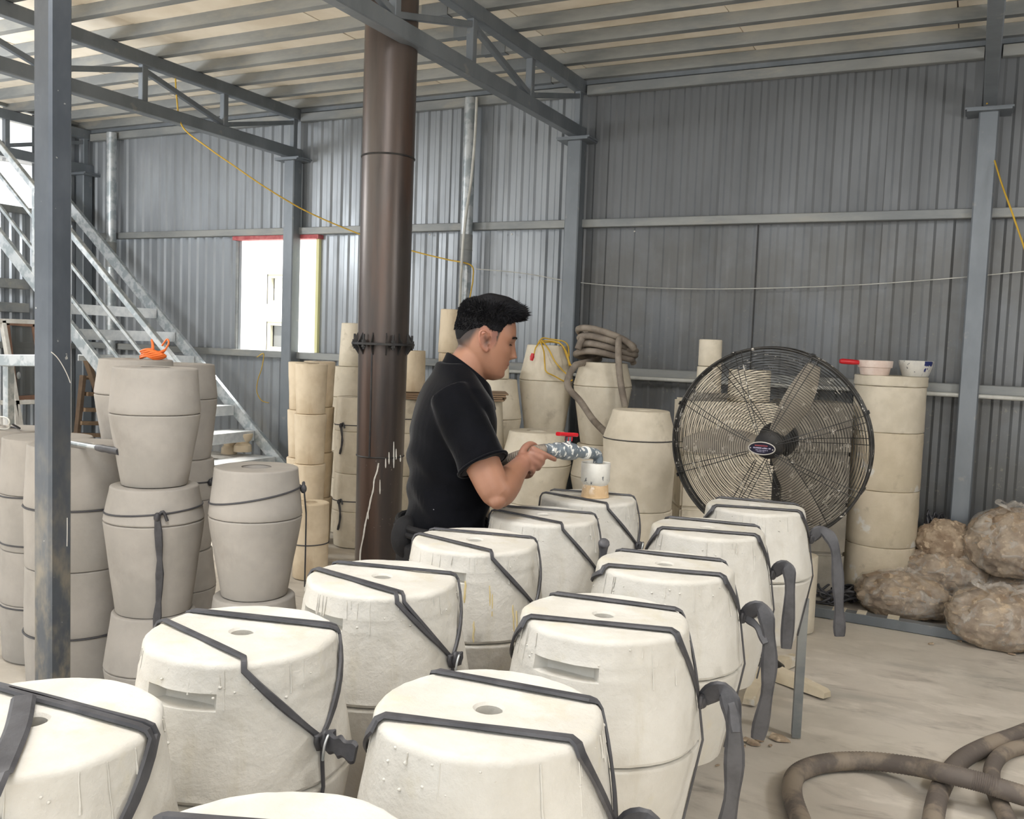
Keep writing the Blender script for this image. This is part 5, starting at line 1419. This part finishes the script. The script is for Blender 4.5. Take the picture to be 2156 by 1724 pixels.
# cables along the wall
def wire(px, r, m, nm, label):
    pts = spline([atY(x, y, Y) for x, y, Y in px], 8); c0 = pts[0].copy()
    tag(obj(nm, MB().tube([p - c0 for p in pts], r, 6), m, None, 60), label, 'cable').location = c0
wire([(369, 150, 5.02), (372, 205, 5.0), (384, 266, 5.02), (437, 310, 5.12), (487, 345, 5.25), (560, 395, 5.45), (640, 442, 5.7), (720, 478, 5.9), (800, 508, 6.05), (875, 530, 6.18), (940, 546, 6.22), (991, 558, 6.22), (996, 585, 6.22), (992, 612, 6.22), (988, 640, 6.22), (984, 700, 6.22)], .0055, 'yellow', 'hanging_cable', 'yellow cable strung from the left truss past the flue to the post')
wire([(1000, 566, 6.22), (1100, 575, 6.3), (1200, 592, 6.345), (1300, 602, 6.345), (1450, 608, 6.345), (1600, 607, 6.345), (1800, 600, 6.345), (2000, 586, 6.345), (2170, 570, 6.345)], .0035, 'pvc', 'hanging_wire', 'thin white wire sagging along the back wall to the right')
wire([(2094, 338, 6.2), (2110, 390, 6.1), (2130, 445, 6.0), (2156, 520, 5.9), (2180, 590, 5.8)], .005, 'yellow', 'hanging_cable', 'yellow cable slanting down right of the right column')
wire([(2078, 218, 6.15), (2086, 170, 5.9), (2095, 130, 5.7), (2104, 95, 5.5)], .006, 'yellow', 'hanging_cable', 'yellow cable clipped along the truss at the top right')
wire([(541, 752, 6.3), (555, 745, 6.32), (551, 775, 6.33), (543, 800, 6.33), (541, 825, 6.33), (551, 843, 6.33), (566, 848, 6.33)], .004, 'yellow', 'hanging_cable', 'thin pale cable hanging on the wall below the window')

# ladle and bowl on the right column
lid = CX[4]; lc = lid.t.location; zl_ = lc.z + lid.h + .001
def px_on(px, py, d):
    p = P(px, py, d); return Vector((p.x, p.y, zl_))
lp = px_on(1842, 775, 5.56)
t = thing('ladle', 'pinkish plastic ladle cup with a red handle on the lid', 'ladle', lp)
MT['pinkish'] = mat('clay_stained_plastic', S(232, 216, 206), S(218, 196, 184), .5, scale=14)
obj('cup', MB().lathe([(0, 0), (0, .078), (.008, .083), (.045, .090), (.047, .099), (.085, .102), (.088, .100), (.086, .094), (.05, .088), (.012, .076), (.012, 0)], 40), 'pinkish', t)
hd_ = Vector(CR)*-1; hd_.z = 0; hd_.normalize()
obj('handle', MB().tube([hd_*.10 + UP*.072, hd_*.13 + UP*.073, hd_*.20 + UP*.076, hd_*.215 + UP*.076], [.013, .016, .0165, .012], 14), 'red', t, label='red handle')
bp_ = px_on(1928, 775, 5.60)
t = thing('paint_bowl', 'white bowl with a dark blue paint stain on the lid', 'bowl', bp_)
obj('bowl', MB().lathe([(0, 0), (0, .072), (.006, .076), (.06, .094), (.092, .100), (.095, .098), (.062, .090), (.012, .07), (.012, 0)], 40), 'cup', t)
ca0 = math.atan2(-bp_.y, -bp_.x) + .55
def bw(a, z): r = .076 + (z - .006)/.086*.0245 + .0012; return Vector((r*math.cos(a), r*math.sin(a), z))
st_ = MB()
for (a0, a1, z0, z1) in ((-.05, .5, .068, .0935), (.0, .15, .03, .07), (.2, .3, .045, .07), (.38, .6, .055, .09)):
    V = []; nx = 5
    for i in range(nx + 1):
        for j in range(3): V.append(bw(ca0 + a0 + (a1 - a0)*i/nx + (.015*math.sin(j*2.1 + i)), z0 + (z1 - z0)*j/2 + .004*math.sin(i*2.3)*(1 - j/2)))
    n0 = len(V)
    V += [q*1.0 + Vector((q.x, q.y, 0)).normalized()*.0008 for q in V]
    Fc = []
    for i in range(nx):
        for j in range(2):
            a = i*3 + j; Fc.append((n0 + a, n0 + a + 1, n0 + a + 4, n0 + a + 3))
    st_.add(V, Fc)
obj('paint_stain', st_, 'blue', t, 60, 'dark blue paint stain')

# ------------------------------------------------------------------ bags of clay scraps
def bag(px, py, d, rad, label, film=True, seed=0, handles=False, sq=.8, lift=0.0):
    c = P(px, py, d); c.z = lift
    t = thing('clay_bag', label, 'bag', c, 0, 'clear bags of clay scraps at the right')
    bm = bmesh.new(); bmesh.ops.create_icosphere(bm, subdivisions=5, radius=1)
    V = [v.co.copy() for v in bm.verts]; Fc = [[v.index for v in f.verts] for f in bm.faces]; bm.free()
    def chunk(n_): return mnoise.cell(n_*6 + Vector((seed, 0, 0)))*.045 + mnoise.cell(n_*11 + Vector((0, seed, 0)))*.03
    def shape(p, off, rough):
        n_ = p.normalized(); z = n_.z
        k = 1.0 + .10*nz(n_*1.6, 1, seed) + rough*(.05*nz(n_*5, 1, seed) + .035*abs(nz(n_*11, 1, seed)) + .02*nz(n_*23, 1, seed) + chunk(n_ + Vector((.08*nz(n_*4, 1, seed), .08*nz(n_*4, 1, seed + 3), 0))))
        q = Vector((n_.x*rad[0], n_.y*rad[1], n_.z*rad[2]))*k*(1 + off)
        zz = q.z + rad[2]*.8
        if zz < .006: zz = .006 + .02*zz
        return Vector((q.x, q.y, zz))
    mb = MB().add([shape(p, 0, 1.0) for p in V], Fc); obj('clay_scraps', mb, 'clay', t, 60)
    if film:
        def fs(p):
            q = shape(p, .045, .35); a = math.atan2(p.y, p.x)
            w = .012*math.sin(a*9 + 3*nz(p*2, 1, seed))*sm((p.z - .1)/.6); q += p*w
            if p.z > .55: q.z += (p.z - .55)*.16*rad[2]*2; s_ = 1 - .55*sm((p.z - .6)/.4); q.x *= s_; q.y *= s_
            return q
        fo = obj('plastic_film', MB().add([fs(p) for p in V], Fc), 'film', t, 60)
        if handles:
            top = rad[2]*2.05
            for s_ in (-1, 1):
                pts = spline([Vector((s_*.02, 0, top - .06)), Vector((s_*.10, -.04, top + .0)), Vector((s_*.12, -.07, top - .01)), Vector((s_*.07, -.09, top - .03)), Vector((s_*.03, -.06, top - .07))], 6)
                obj('bag_handle', ribbon(pts, [Vector((0, -.5, 1))]*len(pts), .03, .002), 'film', fo, 60)
    return t
bag(1898, 1290, 5.35, (.26, .19, .135), 'clear bag of clay scraps lying at the foot of the right column', seed=1)
bag(1980, 1250, 5.55, (.25, .18, .15), 'bag of clay lumps resting behind the front two bags', seed=2, lift=.09)
bag(1990, 1160, 5.56, (.175, .14, .14), 'brown clay lump with crumbled flakes on its top', film=False, seed=3, lift=.27)
bag(2142, 1160, 5.32, (.27, .20, .21), 'upper clear bag of pale clay chips cut by the right edge', seed=4, lift=.26, handles=True)
bag(2128, 1260, 5.45, (.24, .18, .13), 'squashed bag of clay under the upper right bag', seed=5, lift=.05)
bag(2096, 1345, 4.86, (.25, .20, .165), 'clear knotted bag of clay nearest the hoses', seed=6, handles=True)
# flakes on the lump and chips on the floor
rnd = random.Random(11)
def chip(r, seed):
    n = 7; V = []; 
    for k in range(n):
        a = 2*PI*k/n; rr = r*(.6 + .5*rnd.random()); V.append((rr*math.cos(a), rr*math.sin(a)*.7, 0))
    V += [(x*.85 + r*.05, y*.85, r*.28*(.6 + .8*rnd.random())) for x, y, z in V]
    return MB().add(V, [(k, (k + 1) % n, n + (k + 1) % n, n + k) for k in range(n)] + [tuple(range(n))[::-1], tuple(range(n, 2*n))])
chips = [(1548, 1556, .020), (1572, 1558, .024), (1588, 1566, .030), (1600, 1560, .022), (1566, 1572, .015), (1640, 1556, .045), (1545, 1575, .016), (1622, 1570, .012), (1510, 1612, .012), (1960, 1356, .02), (2130, 1378, .02), (2020, 1350, .018), (1730, 1262, .025), (1760, 1268, .03)]
lab = ['flat clay chip left of the bench leg foot, %s' % w for w in ('leftmost', 'second from the left', 'the large dark one', 'rightmost of the cluster', 'the small lower one')]
for i, (x, y, r) in enumerate(chips):
    o = obj('clay_chip', chip(r, i), 'clay', None, None); p = atZ(x, y, 0.0); o.location = (p.x, p.y, .001); o.rotation_euler = (rnd.uniform(-.1, .1), rnd.uniform(-.1, .1), rnd.uniform(0, 6))
    tag(o, (lab + ['broad pale clay chip right at the foot of the bench leg', 'tiny clay chip below the cluster of chips', 'tiny clay chip beside the foot of the bench leg', 'single clay crumb on the floor near the straps', 'clay crumb before the kerb channel', 'clay crumb in front of the nearest clay bag', 'clay crumb between kerb and nearest bag', 'clay crumb by the black cable heap', 'larger clay crumb by the black cable heap'])[i], 'chip', 'clay chips on the floor')
# black cable heaps
def heap(px, py, d, R_, h, n, label, seed, z0=0.0):
    c = P(px, py, d); c.z = z0; r2 = random.Random(seed); mb = MB()
    for k in range(n):
        cx, cy = r2.uniform(-.4, .4)*R_, r2.uniform(-.4, .4)*R_; rr = R_*r2.uniform(.35, .7); z = .012 + h*r2.random()
        mb.tube([Vector((cx + rr*math.cos(a)*(1 + .2*math.sin(3*a + k)), cy + rr*.8*math.sin(a), max(.008, z + .3*h*math.sin(a*2 + k)))) for a in np.linspace(0, 2*PI, 28, endpoint=False)], .007, 6, closed=True)
    tag(obj('cable_heap', mb, 'rubber', None, 60), label, 'cable').location = c
heap(1752, 1248, 5.55, .17, .10, 16, 'heap of black rubber straps on the floor left of the column stack', 1)
heap(1958, 1230, 5.70, .085, .42, 24, 'tall heap of black hoses and straps behind the clay bags', 2)

# ------------------------------------------------------------------ odds and ends at the left
p1 = P(150, 911, 3.62); p2 = P(252, 925, 3.42)
zt5 = S5[1].t.location.z + S5[1].h + .016
p1.z = p2.z = zt5
t = thing('scraping_tool', 'metal scraping tool with a black grip lying on a drum mould', 'tool', p1)
d = p2 - p1
obj('shaft', MB().tube([Vector((0, 0, 0)) - d*.6, d*.68], .009, 10), 'galv', t)
obj('grip', MB().tube([d*.55, d*.66, d*.74, d*.82, d*.90, d*1.0], [.012, .015, .013, .015, .014, .0145], 14), 'rubber', t, label='black rubber grip')
g7 = S7[1].t.location
gp = P(6, 893, 4.66); gp.z = g7.z + S7[1].h + .002
t = thing('safety_goggles', 'clear safety goggles lying on the mould at the left edge', 'goggles', gp)
obj('lens', MB().loft([[Vector((.075*math.cos(a), -.02 + .02*abs(math.sin(a)) , .035 + .03*math.sin(a))) + Vector((0, y, 0)) for a in np.linspace(0, 2*PI, 24, endpoint=False)] for y in (0, .004)]), 'film', t)
obj('frame', MB().tube([Vector((.077*math.cos(a), -.02 + .02*abs(math.sin(a)), .036 + .031*math.sin(a))) for a in np.linspace(0, 2*PI, 28, endpoint=False)], .004, 8, closed=True), 'pvc', t)
obj('head_strap', MB().tube(spline([Vector((.075, 0, .035)), Vector((.06, .05, .01)), Vector((-.01, .07, .008)), Vector((-.07, .05, .012)), Vector((-.076, 0, .035))], 6), .005, 8), 'rubber', t)
# orange cord on the rear stack
ot = P(322, 752, 4.05)
z_ = 0.45 + .46 + .455 + .001
mb = MB(); rnd = random.Random(4)
for k in range(7):
    mb.tube([Vector((.055*math.cos(a)*(1 + .25*math.sin(2*a + k)), .035*math.sin(a), .008 + .005*k + .006*math.sin(3*a + k))) for a in np.linspace(0, 2*PI, 24, endpoint=False)], .005, 6, closed=True)
mb.tube(spline([Vector((-.01, 0, .02)), Vector((-.015, .01, .06)), Vector((-.02, .01, .085)), Vector((-.01, .01, .06)), Vector((.0, 0, .02))], 6), .0045, 6)
mb.tube(spline([Vector((.03, .02, .02)), Vector((.05, .04, .07)), Vector((.03, .05, .09)), Vector((.01, .04, .06))], 6), .004, 6)
tag(obj('orange_cord', mb, 'orange', None, 60), 'bright orange cord coiled on top of the rear grey stack', 'cord').location = (ot.x, ot.y, z_)
# reclaimed window sash and white rack against the left wall
X0 = -7.9
def lf(px, py): return atX(px, py, X0)
cn = lf(40, 760); t = thing('window_sash', 'reclaimed reddish wooden window sash leaning at the left wall', 'window sash', (X0, cn.y, 0))
q = [lf(12, 678), lf(72, 682), lf(100, 836), lf(32, 840)]
q = [p - t.location for p in q]
for nm, a, b in (('stile', 3, 0), ('rail', 0, 1), ('stile', 1, 2), ('rail', 2, 3)):
    obj(nm, MB().bar(q[a], q[b], .03, .055, up=(0, 1, 0) if nm == 'rail' else (0, 1, 0)), 'wood_red', t)
obj('pane', MB().add([p + Vector((-.01, 0, 0)) for p in q] + [p + Vector((-.014, 0, 0)) for p in q], [(0, 1, 2, 3), (7, 6, 5, 4), (0, 4, 5, 1), (1, 5, 6, 2), (2, 6, 7, 3), (3, 7, 4, 0)]), 'glass', t)
hl_ = lf(35, 790) - t.location; obj('handle', MB().ell(hl_ + Vector((.03, 0, 0)), (.012, .02, .035), 10, 8), 'galv', t)
t = thing('white_frame', 'white metal frame rack standing before the reclaimed window sash', 'rack', (X0 + .1, cn.y, 0))
def l2(px, py): return atX(px, py, X0 + .1) - t.location
for nm, a, b, w in (('post', (5, 675), (42, 895), .05), ('rail', (-30, 674), (75, 678), .05), ('rail', (-30, 848), (110, 845), .05), ('post', (30, 850), (42, 1000), .05)):
    obj(nm, MB().bar(l2(*a), l2(*b), .04, w, up=(1, 0, 0)), 'white_paint', t)
a_, b_ = atD(-40, 758, 5.9), atD(112, 759, 5.6)
t = thing('white_beam', 'pale horizontal beam at mid height left of the near column', 'beam', a_)
obj('beam', MB().bar((0, 0, 0), b_ - a_, .05, .072), 'galv', t)
obj('trestle_leg', MB().bar((.2, 0.05, -.03), (.2, 0.05, -a_.z), .05, .05, up=(0, 1, 0)), 'galv', t)
# slatted step rack under the stair
X1 = -7.3
def l3(px, py): return atX(px, py, X1)
c_ = l3(195, 850); t = thing('slatted_rack', 'old plaster-stained slatted wooden steps under the stair', 'step rack', (X1, c_.y, 0))
for px, py, w in ((185, 795, 42), (178, 829, 60), (172, 862, 70), (165, 890, 84), (160, 915, 95)):
    a = l3(px, py) - t.location; b = l3(px + w, py + 2) - t.location
    obj('slat', MB().bar(a, b, .10, .035), 'wood', t)
obj('side_rail', MB().bar(l3(170, 748) - t.location + Vector((.06, 0, 0)), l3(226, 912) - t.location + Vector((.06, 0, 0)), .04, .06, up=(1, 0, 0)), 'wood_dark', t, label='plaster-flecked side rail')
lo3 = l3(226, 912) - t.location
obj('side_rail', MB().bar(lo3 + Vector((.06, 0, 0)), Vector((lo3.x + .08, lo3.y + .12, .0)), .04, .06, up=(1, 0, 0)), 'wood_dark', t)
obj('side_rail', MB().bar(l3(175, 790) - t.location, Vector(((l3(150, 930) - t.location).x, (l3(150, 930) - t.location).y, 0)), .04, .05, up=(1, 0, 0)), 'wood_dark', t)
# small things under the stair treads
Y9 = 5.95
for px, yb, yt, r, lab in ((482, 955, 918, .075, 'small waisted vase mould under the stair, left one'), (511, 950, 912, .085, 'small waisted vase mould under the stair, right one')):
    p = atY(px, yb, Y9); q = atY(px, yt, Y9); h = q.z - p.z
    t = thing('small_vase', lab, 'vase', (p.x, p.y, p.z), 0, 'small vases under the stair')
    obj('body', MB().lathe([(0, 0), (0, r*.9), (h*.35, r*.85), (h*.5, r*.55), (h*.65, r*.85), (h*.9, r), (h, r*.95), (h, 0)], 24), 'plaster_warm', t)
p = atY(497, 957, Y9)
t = thing('low_shelf', 'low white shelf under the stair carrying two small vases', 'shelf', (p.x, p.y, 0))
obj('shelf_board', MB().box((-.30, -.12, p.z - .03), (.13, .09, p.z - .001)), 'white_paint', t)
for x in (-.27, .10): obj('leg', MB().box((x - .02, -.1, 0), (x + .02, .08, p.z - .03)), 'white_paint', t)
